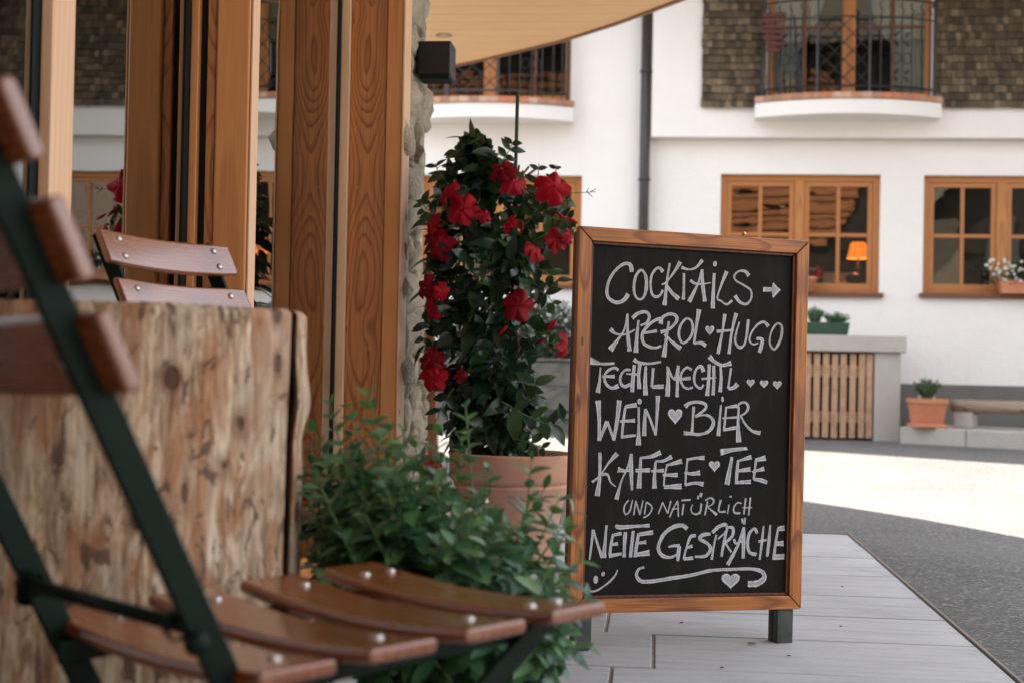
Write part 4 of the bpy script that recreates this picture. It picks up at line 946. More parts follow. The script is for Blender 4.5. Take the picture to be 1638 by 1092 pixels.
CHALK={
 'cocktails':[('S',[(1521,8704,99),(1499,8849,106),(1410,8916,86),(1255,8875,73),(1068,8712,73),(909,8461,73),(851,8183,79),(916,7991,79),(1126,7894,86),(1326,7968,99),(1440,8130,112)]),('S',[(1771,8766,59),(1646,8612,66),(1594,8349,73),(1625,8122,59),(1744,8007,53),(1872,8069,59),(1936,8284,86),(1929,8545,86),(1871,8706,66),(1771,8766,53)]),('S',[(2393,8749,86),(2309,8843,73),(2203,8821,59),(2084,8651,59),(2055,8421,53),(2098,8178,59),(2206,8094,73),(2328,8140,53),(2406,8281,59)]),('S',[(2581,8989,59),(2518,8575,59),(2492,8246,73),(2459,7883,112)]),('S',[(2872,9038,119),(2736,8800,66),(2496,8492,46),(2373,8420,40)]),('S',[(2498,8410,73),(2663,8221,86),(2863,8066,119)]),('S',[(2912,8898,79),(3110,8853,46),(3324,8914,53),(3505,9122,93)]),('S',[(2987,8747,66),(2994,8369,66),(2989,8056,93)]),('S',[(3498,8873,53),(3389,8487,53),(3151,8007,112)]),('S',[(3505,8874,59),(3522,8527,86),(3600,8035,106)]),('S',[(3171,8576,73),(3317,8490,59),(3533,8495,40),(3767,8539,26)]),('P',[(3861,8973),(3838,8980),(3821,9000),(3813,9028),(3815,9059),(3827,9087),(3847,9106),(3871,9112),(3894,9105),(3911,9084),(3919,9056),(3917,9025),(3904,8997),(3884,8978)]),('S',[(3854,8793,73),(3843,8411,79),(3832,7863,119)]),('S',[(4213,8861,112),(4076,8522,59),(3959,8151,46),(4070,8073,46),(4236,7991,53),(4390,8104,66)]),('S',[(4864,8778,106),(4743,8889,73),(4560,8880,46),(4435,8756,53),(4493,8626,46),(4716,8520,46),(4922,8397,53),(4946,8197,53),(4821,8031,66),(4618,8065,73),(4467,8235,93)]),('P',[(5278,8498),(5281,8374),(5571,8395),(5583,8210),(5801,8446),(5579,8647),(5568,8502)]),],
 'second':[('S',[(1430,7620,40),(1365,7227,46),(1222,6995,59),(988,6678,159)]),('S',[(1440,7620,46),(1453,7166,73),(1520,6665,119)]),('S',[(973,7211,126),(1115,7104,59),(1324,7080,46),(1530,7153,46),(1651,7223,33)]),('S',[(1749,7471,59),(1709,7014,86),(1695,6639,126)]),('S',[(1573,7512,99),(1726,7639,86),(1935,7691,73),(2044,7581,79),(1978,7415,59),(1805,7336,46)]),('S',[(2399,7515,119),(2258,7509,73),(2033,7359,73),(1864,7117,79),(1905,6891,79),(2101,6794,73),(2278,6790,59),(2400,6844,53)]),('S',[(1916,7145,53),(2266,7215,79)]),('S',[(2595,7474,59),(2536,7046,79),(2479,6553,126)]),('S',[(2367,7399,112),(2415,7565,73),(2607,7665,73),(2786,7630,86),(2808,7483,79),(2618,7278,66),(2373,7186,86)]),('S',[(2480,7142,66),(2698,6953,73),(2952,6782,119)]),('S',[(3091,7567,53),(2935,7390,66),(2888,7158,66),(2947,6979,53),(3037,6933,46),(3195,7055,59),(3279,7272,66),(3237,7501,59),(3091,7567,53)]),('S',[(3443,7823,132),(3383,7408,73),(3324,6928,53)]),('S',[(3324,6928,46),(3521,6958,73),(3667,6884,93)]),('P',[(3763,7347),(3764,7358),(3775,7384),(3799,7408),(3834,7415),(3868,7399),(3890,7364),(3891,7320),(3871,7277),(3839,7237),(3805,7200),(3781,7168),(3770,7145),(3769,7136),(3767,7145),(3755,7167),(3729,7197),(3694,7231),(3659,7268),(3637,7310),(3636,7354),(3655,7390),(3689,7409),(3723,7405),(3749,7383),(3761,7358)]),('S',[(4188,7734,99),(4134,7306,59),(4016,6689,99)]),('S',[(4516,7771,112),(4401,7284,59),(4332,6700,86)]),('S',[(3964,7273,79),(4454,7326,46)]),('S',[(4613,7542,40),(4529,7256,46),(4506,7022,59),(4631,6877,73),(4775,6966,53),(4841,7268,66),(4872,7620,86)]),('S',[(5464,7461,93),(5332,7572,73),(5148,7498,53),(4970,7273,46),(4920,7071,40),(5033,6975,40),(5180,7014,33)]),('S',[(5121,7129,66),(5288,7112,86),(5274,6951,99),(5212,6765,99)]),('S',[(5704,7538,53),(5561,7330,46),(5512,7060,46),(5591,6895,53),(5684,6882,53),(5827,7106,73),(5877,7377,73),(5835,7526,53),(5704,7538,53)]),],
 'third':[('P',[(411,6505),(552,6381),(725,6345),(1131,6368),(1112,6313),(864,6285),(431,6290)]),('S',[(735,6226,40),(721,5887,66),(678,5580,126)]),('S',[(1230,6177,66),(1108,6229,66),(920,6135,59),(846,5972,66),(913,5796,73),(1071,5710,73),(1242,5774,112)]),('S',[(786,6002,46),(1131,6006,86)]),('S',[(1561,6188,59),(1421,6184,59),(1303,6050,66),(1291,5872,66),(1399,5762,73),(1578,5822,86)]),('S',[(1661,6321,79),(1636,5980,93),(1619,5622,112)]),('S',[(1818,6343,99),(1792,6049,79),(1819,5709,99)]),('S',[(1441,6087,33),(1738,6080,59)]),('S',[(1640,6460,106),(1800,6384,73),(2081,6368,59),(2403,6427,53)]),('S',[(1984,6299,59),(1974,5925,93),(1998,5551,126)]),('S',[(2189,6257,66),(2178,6029,66),(2161,5767,66)]),('S',[(2168,5768,86),(2503,5793,112)]),('S',[(2576,6319,46),(2622,5944,99),(2605,5535,126)]),('S',[(2595,6287,66),(2781,5998,53),(2903,6346,79)]),('S',[(2896,6346,79),(2879,5919,79),(2883,5526,86)]),('S',[(3274,6243,73),(3147,6305,59),(3007,6185,59),(2970,5987,66),(3053,5809,59),(3197,5754,59),(3322,5801,53)]),('S',[(2781,5975,46),(3254,6029,93)]),('S',[(3616,6205,106),(3540,6350,79),(3406,6264,59),(3350,6065,66),(3391,5868,59),(3538,5774,59),(3632,5875,53)]),('S',[(3773,6408,79),(3766,6011,79),(3734,5581,112)]),('S',[(3900,6379,79),(3918,5983,79),(3903,5602,99)]),('S',[(3567,6018,59),(3988,6068,26)]),('S',[(3767,6612,119),(3934,6473,93),(4154,6394,79),(4407,6462,126)]),('S',[(4100,6352,59),(4127,6022,79),(4100,5690,99)]),('S',[(4403,6329,59),(4364,6029,53),(4334,5796,59)]),('S',[(4334,5786,66),(4497,5817,99),(4604,5920,132)]),('P',[(4980,5998),(4982,6007),(4992,6027),(5014,6046),(5046,6052),(5078,6039),(5099,6011),(5100,5976),(5081,5942),(5050,5911),(5019,5882),(4996,5856),(4986,5838),(4984,5831),(4983,5838),(4972,5856),(4948,5880),(4915,5907),(4882,5936),(4862,5969),(4861,6004),(4880,6033),(4911,6048),(4943,6044),(4967,6026),(4978,6007)]),('P',[(5375,5988),(5377,5996),(5388,6016),(5412,6035),(5446,6041),(5480,6028),(5502,6001),(5503,5967),(5483,5934),(5450,5903),(5416,5875),(5392,5850),(5381,5832),(5380,5826),(5378,5832),(5366,5849),(5341,5873),(5306,5899),(5271,5928),(5249,5960),(5249,5993),(5269,6022),(5302,6036),(5336,6033),(5362,6015),(5373,5996)]),('P',[(5766,5975),(5767,5984),(5779,6006),(5804,6026),(5839,6032),(5875,6018),(5897,5988),(5898,5952),(5877,5915),(5843,5881),(5808,5850),(5783,5823),(5772,5804),(5770,5797),(5768,5804),(5756,5823),(5730,5848),(5694,5877),(5658,5909),(5636,5944),(5635,5981),(5655,6012),(5690,6028),(5725,6024),(5752,6005),(5764,5984)]),],
 'wine':[('S',[(691,5380,145),(739,4898,93),(755,4359,93)]),('S',[(755,4359,66),(957,4855,106)]),('S',[(957,4855,66),(1154,4375,59)]),('S',[(1154,4375,73),(1232,4909,99),(1277,5401,132)]),('S',[(1448,5253,53),(1406,4913,73),(1373,4460,59)]),('S',[(1448,5244,79),(1761,5294,119)]),('S',[(1303,4862,53),(1720,4894,86)]),('S',[(1349,4466,79),(1755,4512,59)]),('P',[(1837,5310),(1811,5317),(1790,5337),(1778,5367),(1777,5400),(1788,5430),(1808,5452),(1833,5459),(1859,5452),(1880,5432),(1892,5402),(1893,5369),(1882,5339),(1861,5318)]),('S',[(1814,5246,59),(1828,4760,66),(1832,4258,145)]),('S',[(2001,5202,73),(1990,4861,93),(1986,4503,126)]),('S',[(2008,5202,59),(2157,4897,59),(2309,4526,59)]),('S',[(2340,5546,119),(2330,5031,73),(2309,4526,53)]),('P',[(2841,5118),(2843,5134),(2860,5173),(2900,5209),(2957,5220),(3013,5194),(3049,5141),(3051,5075),(3018,5010),(2964,4950),(2909,4896),(2869,4848),(2852,4813),(2849,4800),(2846,4813),(2827,4847),(2785,4893),(2727,4945),(2670,5002),(2634,5065),(2632,5131),(2665,5186),(2719,5214),(2776,5206),(2818,5172),(2837,5134)]),('S',[(3361,5291,79),(3345,4955,59),(3329,4627,73)]),('S',[(3110,5284,126),(3244,5380,79),(3494,5412,79),(3693,5358,73),(3679,5226,66),(3414,5039,53)]),('S',[(3415,5022,46),(3611,5076,46),(3828,5048,73),(3933,4886,93),(3820,4669,79),(3552,4572,73),(3301,4587,79),(3094,4596,112)]),('P',[(4180,5433),(4164,5440),(4152,5459),(4144,5486),(4143,5517),(4149,5545),(4161,5565),(4176,5572),(4191,5565),(4204,5546),(4211,5518),(4212,5487),(4206,5459),(4194,5440)]),('S',[(4135,5352,46),(4112,4972,66),(4084,4542,106)]),('S',[(4292,5307,46),(4271,5008,59),(4243,4694,59)]),('S',[(4292,5290,46),(4601,5341,93)]),('S',[(4191,5007,40),(4627,5043,59)]),('S',[(4218,4693,59),(4634,4778,93)]),('S',[(4657,5316,46),(4643,4851,79),(4681,4387,152)]),('S',[(4603,5281,79),(4673,5399,53),(4837,5436,59),(4932,5322,73),(4862,5171,53),(4707,5078,46)]),('S',[(4718,5078,53),(4852,4872,59),(5058,4693,66),(5307,4638,112)]),],
 'coffee':[('S',[(784,4056,86),(792,3447,79),(738,2949,145)]),('S',[(1257,4038,139),(1023,3787,53),(808,3479,40),(591,3300,66)]),('S',[(859,3495,73),(1007,3497,53),(1095,3305,40),(1237,3194,26)]),('S',[(1629,4021,40),(1562,3713,53),(1398,3356,46),(1267,2866,112)]),('S',[(1643,4037,79),(1652,3584,99),(1690,3100,66)]),('S',[(1286,3629,145),(1478,3599,66),(1669,3623,59)]),('S',[(1911,3944,59),(1897,3555,99),(1884,3150,126)]),('S',[(1886,3937,46),(2201,3974,86),(2462,4088,119)]),('S',[(1773,3612,86),(2176,3623,106)]),('S',[(2327,3852,53),(2308,3527,79),(2312,3153,126)]),('S',[(2327,3858,46),(2556,3871,73),(2776,3982,119)]),('S',[(2211,3600,53),(2563,3621,93)]),('S',[(2648,3758,40),(2591,3497,46),(2574,3220,46)]),('S',[(2620,3751,53),(3064,3868,126)]),('S',[(2531,3503,53),(2956,3507,112)]),('S',[(2575,3191,86),(3071,3215,139)]),('S',[(3219,3913,46),(3192,3601,53),(3177,3242,46)]),('S',[(3195,3902,66),(3426,3948,59),(3706,3962,112)]),('S',[(3143,3575,46),(3347,3544,86),(3587,3573,126)]),('S',[(3166,3248,66),(3444,3303,73),(3696,3272,119)]),('P',[(3995,3812),(3997,3824),(4010,3851),(4041,3876),(4084,3883),(4126,3865),(4154,3827),(4155,3780),(4130,3734),(4089,3692),(4046,3654),(4016,3621),(4003,3596),(4001,3587),(3998,3596),(3984,3620),(3952,3653),(3907,3690),(3864,3731),(3837,3776),(3836,3823),(3861,3861),(3902,3881),(3946,3875),(3977,3850),(3992,3824)]),('P',[(4140,4199),(4904,4267),(4958,4192),(4505,4132),(4174,4028)]),('S',[(4491,3996,79),(4428,3615,112),(4365,3268,152)]),('S',[(4675,3916,66),(4650,3617,86),(4630,3286,66)]),('S',[(4658,3889,46),(5058,4004,112)]),('S',[(4683,3634,73),(5037,3681,119)]),('S',[(4607,3326,79),(5057,3350,112)]),('S',[(5199,3973,59),(5169,3690,59),(5139,3424,59)]),('S',[(5189,3923,86),(5472,3986,132)]),('S',[(5087,3609,46),(5442,3699,119)]),('S',[(5129,3417,59),(5332,3399,106),(5537,3334,99)]),],
 'small':[('S',[(1604,2850,33),(1503,2721,33),(1483,2576,33),(1545,2486,33),(1646,2576,33),(1687,2738,33),(1718,2861,33)]),('S',[(1754,2464,33),(1803,2835,33)]),('S',[(1803,2835,33),(1928,2474,33)]),('S',[(1928,2474,33),(2005,2852,33)]),('S',[(2094,2788,33),(2074,2642,33),(2050,2487,33)]),('S',[(2094,2804,33),(2255,2682,33),(2190,2497,33),(2018,2396,33)]),('S',[(2436,2497,33),(2551,2800,33)]),('S',[(2551,2800,33),(2700,2514,33)]),('S',[(2700,2514,33),(2780,2840,33)]),('S',[(2756,2410,33),(2856,2645,33),(2975,2841,33)]),('S',[(2975,2841,33),(2991,2645,33),(3004,2424,33)]),('S',[(2814,2619,26),(2991,2645,26)]),('S',[(3081,2851,40),(3341,2869,40)]),('S',[(3144,2760,40),(3109,2466,40)]),('S',[(3405,2745,30),(3355,2630,30),(3411,2516,40),(3537,2500,46),(3625,2582,40),(3656,2762,30)]),('S',[(3637,2779,30),(3616,2500,30)]),('S',[(3553,2975,53),(3545,2883,53)]),('S',[(3637,3048,66),(3615,2942,66)]),('S',[(3826,2829,40),(3753,2468,40)]),('S',[(3761,2851,40),(3885,2918,46),(3988,2872,46),(3969,2764,33),(3819,2688,30)]),('S',[(3819,2688,33),(4096,2478,66)]),('S',[(4201,2870,53),(4147,2583,40),(4347,2564,53)]),('S',[(4440,2749,33),(4403,2502,33)]),('S',[(4481,2980,66),(4479,2934,66)]),('S',[(4804,2777,30),(4687,2800,30),(4581,2667,40),(4613,2535,46),(4774,2526,46)]),('S',[(4921,2917,40),(4878,2493,40)]),('S',[(5057,2934,40),(5018,2470,40)]),('S',[(4836,2668,26),(5111,2669,26)]),],
 'talks':[('S',[(660,2098,79),(620,1715,53),(580,1332,40)]),('S',[(660,2082,53),(791,1714,59),(921,1378,86)]),('S',[(1017,2210,53),(987,1810,79),(965,1377,112)]),('S',[(1203,1969,66),(1152,1713,66),(1125,1440,73)]),('S',[(1179,1953,66),(1437,2001,86)]),('S',[(1169,1713,59),(1341,1738,79)]),('S',[(1102,1425,93),(1452,1480,66)]),('S',[(1258,2201,66),(1381,2156,112),(1779,2178,73),(2205,2200,86)]),('S',[(1540,2033,86),(1522,1711,86),(1524,1390,79)]),('S',[(1755,2065,73),(1723,1711,86),(1698,1389,79)]),('S',[(1907,2000,79),(1862,1710,86),(1819,1388,86)]),('S',[(1925,1974,93),(2308,2025,112)]),('S',[(1914,1752,66),(2123,1774,93)]),('S',[(1818,1446,79),(2218,1501,145)]),('S',[(3262,2112,106),(3117,2204,99),(2869,2161,99),(2626,1999,93),(2485,1740,86),(2480,1545,93),(2607,1415,93),(2820,1381,66),(3013,1461,59)]),('S',[(2742,1648,46),(2918,1680,59),(3060,1679,79)]),('S',[(3053,1672,86),(3030,1477,99),(3018,1282,66)]),('S',[(3509,1939,86),(3357,1900,79),(3247,1606,53),(3183,1339,59)]),('S',[(3240,1613,46),(3424,1671,86)]),('S',[(3183,1333,73),(3454,1360,93)]),('S',[(3929,1980,66),(3731,1958,93),(3619,1860,86),(3845,1735,73),(3939,1587,86),(3800,1407,79),(3496,1393,53)]),('S',[(4099,1963,46),(4028,1635,53),(3983,1308,66)]),('S',[(3982,2013,86),(4158,2167,93),(4356,2220,86),(4379,2062,53),(4149,1848,40)]),('S',[(4412,2161,59),(4321,1766,73),(4259,1388,66)]),('S',[(4413,2154,53),(4566,2134,73),(4557,1930,73),(4358,1749,66)]),('S',[(4358,1749,53),(4539,1501,53)]),('S',[(4886,2160,66),(4717,1665,73),(4439,1173,99)]),('S',[(4894,2160,59),(4890,1730,93),(4883,1334,73)]),('S',[(4610,1847,73),(4671,1731,59),(4896,1813,33)]),('S',[(4829,2385,59),(4847,2259,53)]),('S',[(4916,2408,46),(4899,2226,73)]),('S',[(5276,1994,79),(5199,2120,66),(5056,1995,73),(5008,1730,79),(5069,1498,79),(5272,1437,93)]),('S',[(5463,2193,46),(5420,1728,66),(5368,1298,46)]),('S',[(5658,2210,46),(5632,1794,86),(5587,1379,66)]),('S',[(5319,1779,66),(5557,1821,53)]),('S',[(5891,2133,53),(5827,1727,73),(5775,1295,73)]),('S',[(5884,2110,99),(6084,2133,145)]),('S',[(5838,1720,99),(6065,1726,139)]),('S',[(5754,1361,119),(6096,1376,152)]),],
 'smile':[('S',[(490,615,86),(587,543,40),(741,535,40),(927,619,40),(1162,792,46),(1289,934,40),(1351,1072,26)]),('P',[(757,728),(731,739),(711,768),(701,810),(702,854),(715,894),(736,920),(763,929),(789,917),(809,887),(819,846),(818,801),(805,762),(783,735)]),('P',[(946,910),(926,920),(913,940),(908,965),(913,991),(927,1013),(948,1025),(970,1027),(990,1016),(1003,996),(1008,971),(1003,945),(988,923),(968,911)]),('S',[(2083,1129,66),(1934,1079,59),(1875,928,79),(1995,782,99),(2275,763,93),(2836,837,93),(3403,912,86),(3974,1028,79),(4589,1055,73),(5137,1060,73),(5451,980,106),(5511,807,139),(5312,677,165),(5044,664,145)]),('P',[(4540,847),(4543,863),(4566,902),(4619,938),(4694,946),(4768,918),(4815,862),(4817,795),(4773,729),(4701,670),(4628,617),(4575,570),(4552,535),(4548,522),(4544,535),(4519,570),(4463,619),(4387,674),(4313,735),(4266,801),(4264,868),(4308,923),(4380,949),(4455,939),(4510,903),(4535,863)]),],
}
def catmull(P, n=7):
    if len(P) < 3:
        return [tuple(a+(b-a)*k/4 for a, b in zip(P[0], P[1])) for k in range(5)]
    out = []; closed = P[0][:2] == P[-1][:2]
    for i in range(len(P)-1):
        p0 = P[i-1] if i else (P[-2] if closed else P[0]); p1, p2 = P[i], P[i+1]; p3 = P[i+2] if i+2 < len(P) else (P[1] if closed else P[-1])
        for k in range(n):
            t = k/n; out.append(tuple(.5*(2*b+(c-a)*t+(2*a-5*b+4*c-d)*t*t+(3*b-a-3*c+d)*t**3) for a, b, c, d in zip(p0, p1, p2, p3)))
    out.append(tuple(P[-1])); return out
lay = 0
for key, strokes in CHALK.items():
    vs, fs, uvs = [], [], []
    for kind, pts in strokes:
        y = .0121-.00004*lay; lay = (lay+1) % 12
        b = len(vs)
        if kind == 'S':
            P = catmull([tuple(map(float, p)) for p in pts]); n = len(P); acc = 0
            for i, (x, z, w) in enumerate(P):
                q, r = P[min(i+1, n-1)], P[max(i-1, 0)]; dx, dz = q[0]-r[0], q[1]-r[1]; l = math.hypot(dx, dz) or 1; nx, nz = -dz/l, dx/l
                if i: acc += math.hypot(x-P[i-1][0], z-P[i-1][1])
                w = w*(1.0+.16*noise.noise(Vector((x*.02, z*.02, lay))))*.57
                for s in (-1, 1):
                    vs.append(((x+nx*w*s)*1e-4, y, (z+nz*w*s)*1e-4)); uvs.append((s*.5+.5, acc*1e-4))
            for i in range(n-1): fs.append((b+2*i, b+2*i+2, b+2*i+3, b+2*i+1))
        else:
            cx = sum(p[0] for p in pts)/len(pts); cz = sum(p[1] for p in pts)/len(pts); n = len(pts)
            for sc_, u in ((.05, .5), (.72, .72), (1.02, .98)):
                for p in pts: vs.append(((cx+(p[0]-cx)*sc_)*1e-4, y, (cz+(p[1]-cz)*sc_)*1e-4)); uvs.append((u, 0))
            for r in range(2):
                for i in range(n): fs.append((b+r*n+i, b+r*n+(i+1) % n, b+(r+1)*n+(i+1) % n, b+(r+1)*n+i))
            fs.append(tuple(range(b, b+n)))
    me = bpy.data.meshes.new('chalk_writing'); me.from_pydata(vs, [], fs); uvl = me.uv_layers.new(name='UVMap')
    for l in me.loops: uvl.data[l.index].uv = uvs[l.vertex_index]
    me.materials.append(M['chalk']); o = link_mesh('chalk_writing', me, sign)
    props(o, {'cocktails': 'top chalk line reading cocktails with an arrow', 'second': 'second chalk line of two drinks parted by a heart', 'third': 'third chalk line ending in three small hearts', 'wine': 'chalk line reading wein and bier with a heart between', 'coffee': 'chalk line reading kaffee and tee with a small heart', 'small': 'thin small chalk line reading und natürlich', 'talks': 'chalk line reading nette gespräche', 'smile': 'chalk smile, long swoosh and heart at the bottom'}[key])

# ================================================================== PLANTS
def leaf_verts(L, w, curl, fold, n=5):
    vs = []
    for i in range(n+1):
        t = i/n; hw = w*math.sin(math.pi*min(1, t**.8*.98+.01))**.85*.5 if 0 < i < n else (.002 if i == 0 else .0006); z = -curl*L*t*t
        for s in (-1, 0, 1): vs.append(Vector((s*hw, L*t, z+abs(s)*hw*fold)))
    return vs, [(i*3+k, i*3+k+1, (i+1)*3+k+1, (i+1)*3+k) for i in range(n) for k in range(2)]
def leafset(name, mat, L, w, k=6):
    out = []
    for i in range(k):
        vs, fs = leaf_verts(L*random.uniform(.75, 1.2), w*random.uniform(.85, 1.15), random.uniform(.05, .45), random.uniform(.15, .5))
        out.append((vs, fs, MB().add(vs, fs).mesh(name, mat, True)))
    return out
def leaf_matrix(p, d, nrm, roll=0, s=1):
    y = Vector(d).normalized(); x = y.cross(nrm)
    if x.length < 1e-3: x = y.cross(Vector((1, 0, .1)))
    x.normalize(); z = x.cross(y); R_ = Matrix((x, y, z)).transposed().to_4x4()
    return Matrix.Translation(p)@R_@Matrix.Rotation(roll, 4, 'Y')@Matrix.Scale(s, 4)
def foliage(parent, entries, lset, mat_mass, limit, name='leaf', mass='leaf_mass'):
    """entries: (priority, matrix). The `limit` first by priority become leaves of their own, the rest one mass"""
    entries.sort(key=lambda e: -e[0]); inv = parent.matrix_basis.inverted(); rest = MB()
    for i, (_, mx) in enumerate(entries):
        vs, fs, me = lset[i % len(lset)]; mm = inv@mx
        if i < limit: o = link_mesh(name, me, parent); o.matrix_basis = mm
        else: rest.add([mm@v for v in vs], fs)
    if rest.v: o = rest.build(mass, mat_mass, parent, smooth=True); o['kind'] = 'stuff'
def outline(tab):
    def f(py):
        for (y0, a0, b0), (y1, a1, b1) in zip(tab, tab[1:]):
            if py <= y1: t = (py-y0)/(y1-y0); return a0+(a1-a0)*t, b0+(b1-b0)*t
        return tab[-1][1:]
    return f
def rv(): return Vector((random.uniform(-1, 1), random.uniform(-1, 1), random.uniform(-1, 1)))

# terracotta pot of the climber
YP = 5.03
pcx = atY(818, 800, YP).x
pot = thing('plant_pot', 'large round terracotta pot with water stains standing between the foliage and the sign', 'flower pot', (pcx, YP, .012))
zr = atY(818, 729, YP-.2).z-.012
prof = [(0, .012), (.135, .012), (.14, .02), (.196, zr-.125), (.205, zr-.118), (.207, zr-.108), (.198, zr-.104), (.213, zr-.098), (.222, zr-.088), (.224, zr-.012), (.228, zr-.004), (.226, zr), (.206, zr), (.203, zr-.03), (.198, zr-.05)]
MB().lathe(prof, 72).build('body', M['terracotta'], pot, smooth=True).data.polygons
MB().lathe([(.199, zr-.045), (.12, zr-.038), (.0, zr-.034)], 40).build('soil', M['soil'], pot, smooth=True)
MB().lathe([(0, -.0), (.15, -.0), (.172, .03), (.166, .032), (.146, .008), (0, .008)], 60).build('saucer', M['terracotta'], pot, smooth=True)

man = thing('climbing_plant', 'tall dark green climbing plant with red trumpet flowers growing in the terracotta pot', 'plant', (pcx, YP, zr-.02))
OUT = outline([(222, 762, 778), (245, 742, 798), (262, 728, 812), (280, 720, 826), (300, 710, 836), (330, 704, 844), (370, 692, 852), (420, 690, 862), (460, 690, 860), (500, 692, 852), (560, 690, 850), (600, 698, 850), (640, 722, 850), (680, 738, 846), (705, 744, 842), (730, 758, 828)])
dark = leafset('leaf', M['leaf_dark'], .080, .045)
ents = []
def add_leaf(px, py, Y, d=None, pr=0, s=1, nrm=None):
    p = atY(px, py, Y); a = Vector((p.x-pcx, p.y-YP, 0)); a = a.normalized() if a.length > .01 else Vector((0, -1, 0))
    d = d or (a*.8+Vector((0, 0, random.uniform(-1.0, .55)))+rv()*.7); nrm = nrm or (a*.7+Vector((0, -.5, .75))+rv()*.5)
    ents.append((pr, leaf_matrix(p, d, nrm, random.uniform(-.5, .5), s*random.uniform(.6, 1.2))))
for i in range(1350):
    py = 222+(735-222)*random.random(); l, r = OUT(py); wob_ = noise.noise(Vector((py*.03, 1, 2))); l -= 34*wob_; r += 40*noise.noise(Vector((py*.035, 7, 2)))
    s = random.uniform(-1, 1); hw = (r-l)/2; px = (l+r)/2+hw*s*.96
    dep = .24*math.sqrt(max(.0, 1-s*s))*(hw/110); t = random.random()**.5*random.choice((-1, -1, -1, 1))
    add_leaf(px, py, YP+dep*t, pr=-t+random.random()*.3)
def sprig(pts, Y, n, ls=.9, tipgap=1):
    P = catmull([(float(x), float(y)) for x, y in pts], 6); m_ = MB(); W_ = [atY(x, y, Y+random.uniform(-.0, .0)) for x, y in P]
    inv = man.matrix_basis.inverted(); m_.tube([inv@w for w in W_], .0018, 4); m_.build('shoot', M['green_stem'], man, smooth=True)
    for k in range(n):
        i = int((k+1)/(n+.3)*(len(W_)-2)); p = W_[i]; t = (W_[i+1]-W_[i]).normalized(); sd = t.cross(Vector((0, 1, 0))).normalized()
        for s in (-1, 1): d = t*.55+sd*s+Vector((0, random.uniform(-.5, .3), 0)); ents.append((2, leaf_matrix(p, d, Vector((0, -1, .5))+rv()*.3, 0, ls*random.uniform(.7, 1.05)*(1-.35*k/n))))
sprig([(770, 300), (768, 260), (762, 222)], YP-.05, 5, 1.0); sprig([(735, 330), (720, 300), (700, 272), (696, 262)], YP-.1, 2, .6)
sprig([(840, 345), (858, 300), (862, 262)], YP-.05, 4, .8); sprig([(860, 330), (885, 290), (890, 264)], YP-.05, 3, .55)
sprig([(850, 345), (890, 330), (910, 318)], YP-.1, 3, .9); sprig([(845, 390), (880, 372), (922, 366)], YP-.12, 4, .8)
sprig([(800, 640), (850, 668), (884, 678), (905, 668)], YP-.2, 5, 1.15); sprig([(820, 700), (850, 708), (872, 718)], YP-.2, 3, .9)
sprig([(840, 520), (866, 545), (888, 548)], YP-.15, 2, .6); sprig([(840, 420), (880, 440), (893, 452)], YP-.1, 3, .9)
sprig([(720, 400), (690, 345), (672, 322)], YP-.12, 3, .8); sprig([(830, 600), (850, 640), (856, 600)], YP-.2, 3, 1.1)
sprig([(850, 330), (872, 345), (900, 352), (918, 350)], YP-.1, 4, .85); sprig([(840, 360), (862, 330), (874, 300)], YP-.1, 3, .9); sprig([(850, 460), (872, 470), (888, 490)], YP-.12, 3, .8)
sprig([(700, 480), (684, 520), (676, 548)], YP-.12, 3, .8); sprig([(716, 330), (700, 318), (684, 330), (676, 345)], YP-.1, 3, .7); sprig([(800, 262), (815, 240), (820, 228)], YP-.05, 3, .8); sprig([(745, 280), (735, 250), (728, 240)], YP-.05, 3, .8)
sprig([(725, 620), (705, 655), (692, 690)], YP-.15, 3, .8)
inv = man.matrix_basis.inverted()
MB().tube([inv@atY(x, y, YP-.1) for x, y in ((895, 318), (915, 309), (938, 308), (953, 307))], .0012, 4).build('tendril', M['green_stem'], man)
for (a, b) in (((938, 308), (942, 300)), ((940, 308), (948, 316)), ((945, 307), (954, 302)), ((696, 268), (700, 260)), ((698, 270), (706, 265))):
    MB().tube([inv@atY(*a, YP-.1), inv@atY(*b, YP-.1)], [.0022, .0006], 4).build('bud_tip', M['green_stem'], man)
foliage(man, ents, dark, M['leaf_dark_i'], 295)
# stems and stakes
for k in range(9):
    a = k*.7; m_ = MB(); m_.tube([inv@Vector((pcx+.07*math.cos(a+z*3)+random.uniform(-.01, .01), YP+.07*math.sin(a+z*3), zr-.03+z*.105)) for z in range(11)], .0045, 5); m_.build('vine_stem', M['twig'], man, smooth=True)
for px, y0, y1, r, mt in ((828, 270, 150, .0065, 'green_stem'), (786, 735, 300, .006, 'twig'), (742, 735, 330, .005, 'twig')):
    a, b = atY(px+(4 if y1 == 150 else 0), 735, YP-.02), atY(px, y1, YP-.02)
    if y1 == 150: a = Vector((b.x-.01, YP-.02, zr-.05))
    o = MB().tube([a, b], r, 10).build('plant_stake', plain('green_stake', (.03, .05, .022), .6, .3, 20) if mt == 'green_stem' else M['twig'], None, smooth=True)
    props(o, {150: 'thin green stake rising high above the flowering plant', 300: 'brown cane standing among the stems at the middle of the flowering plant', 330: 'brown cane hidden at the left inside the flowering plant'}[y1], 'stake')
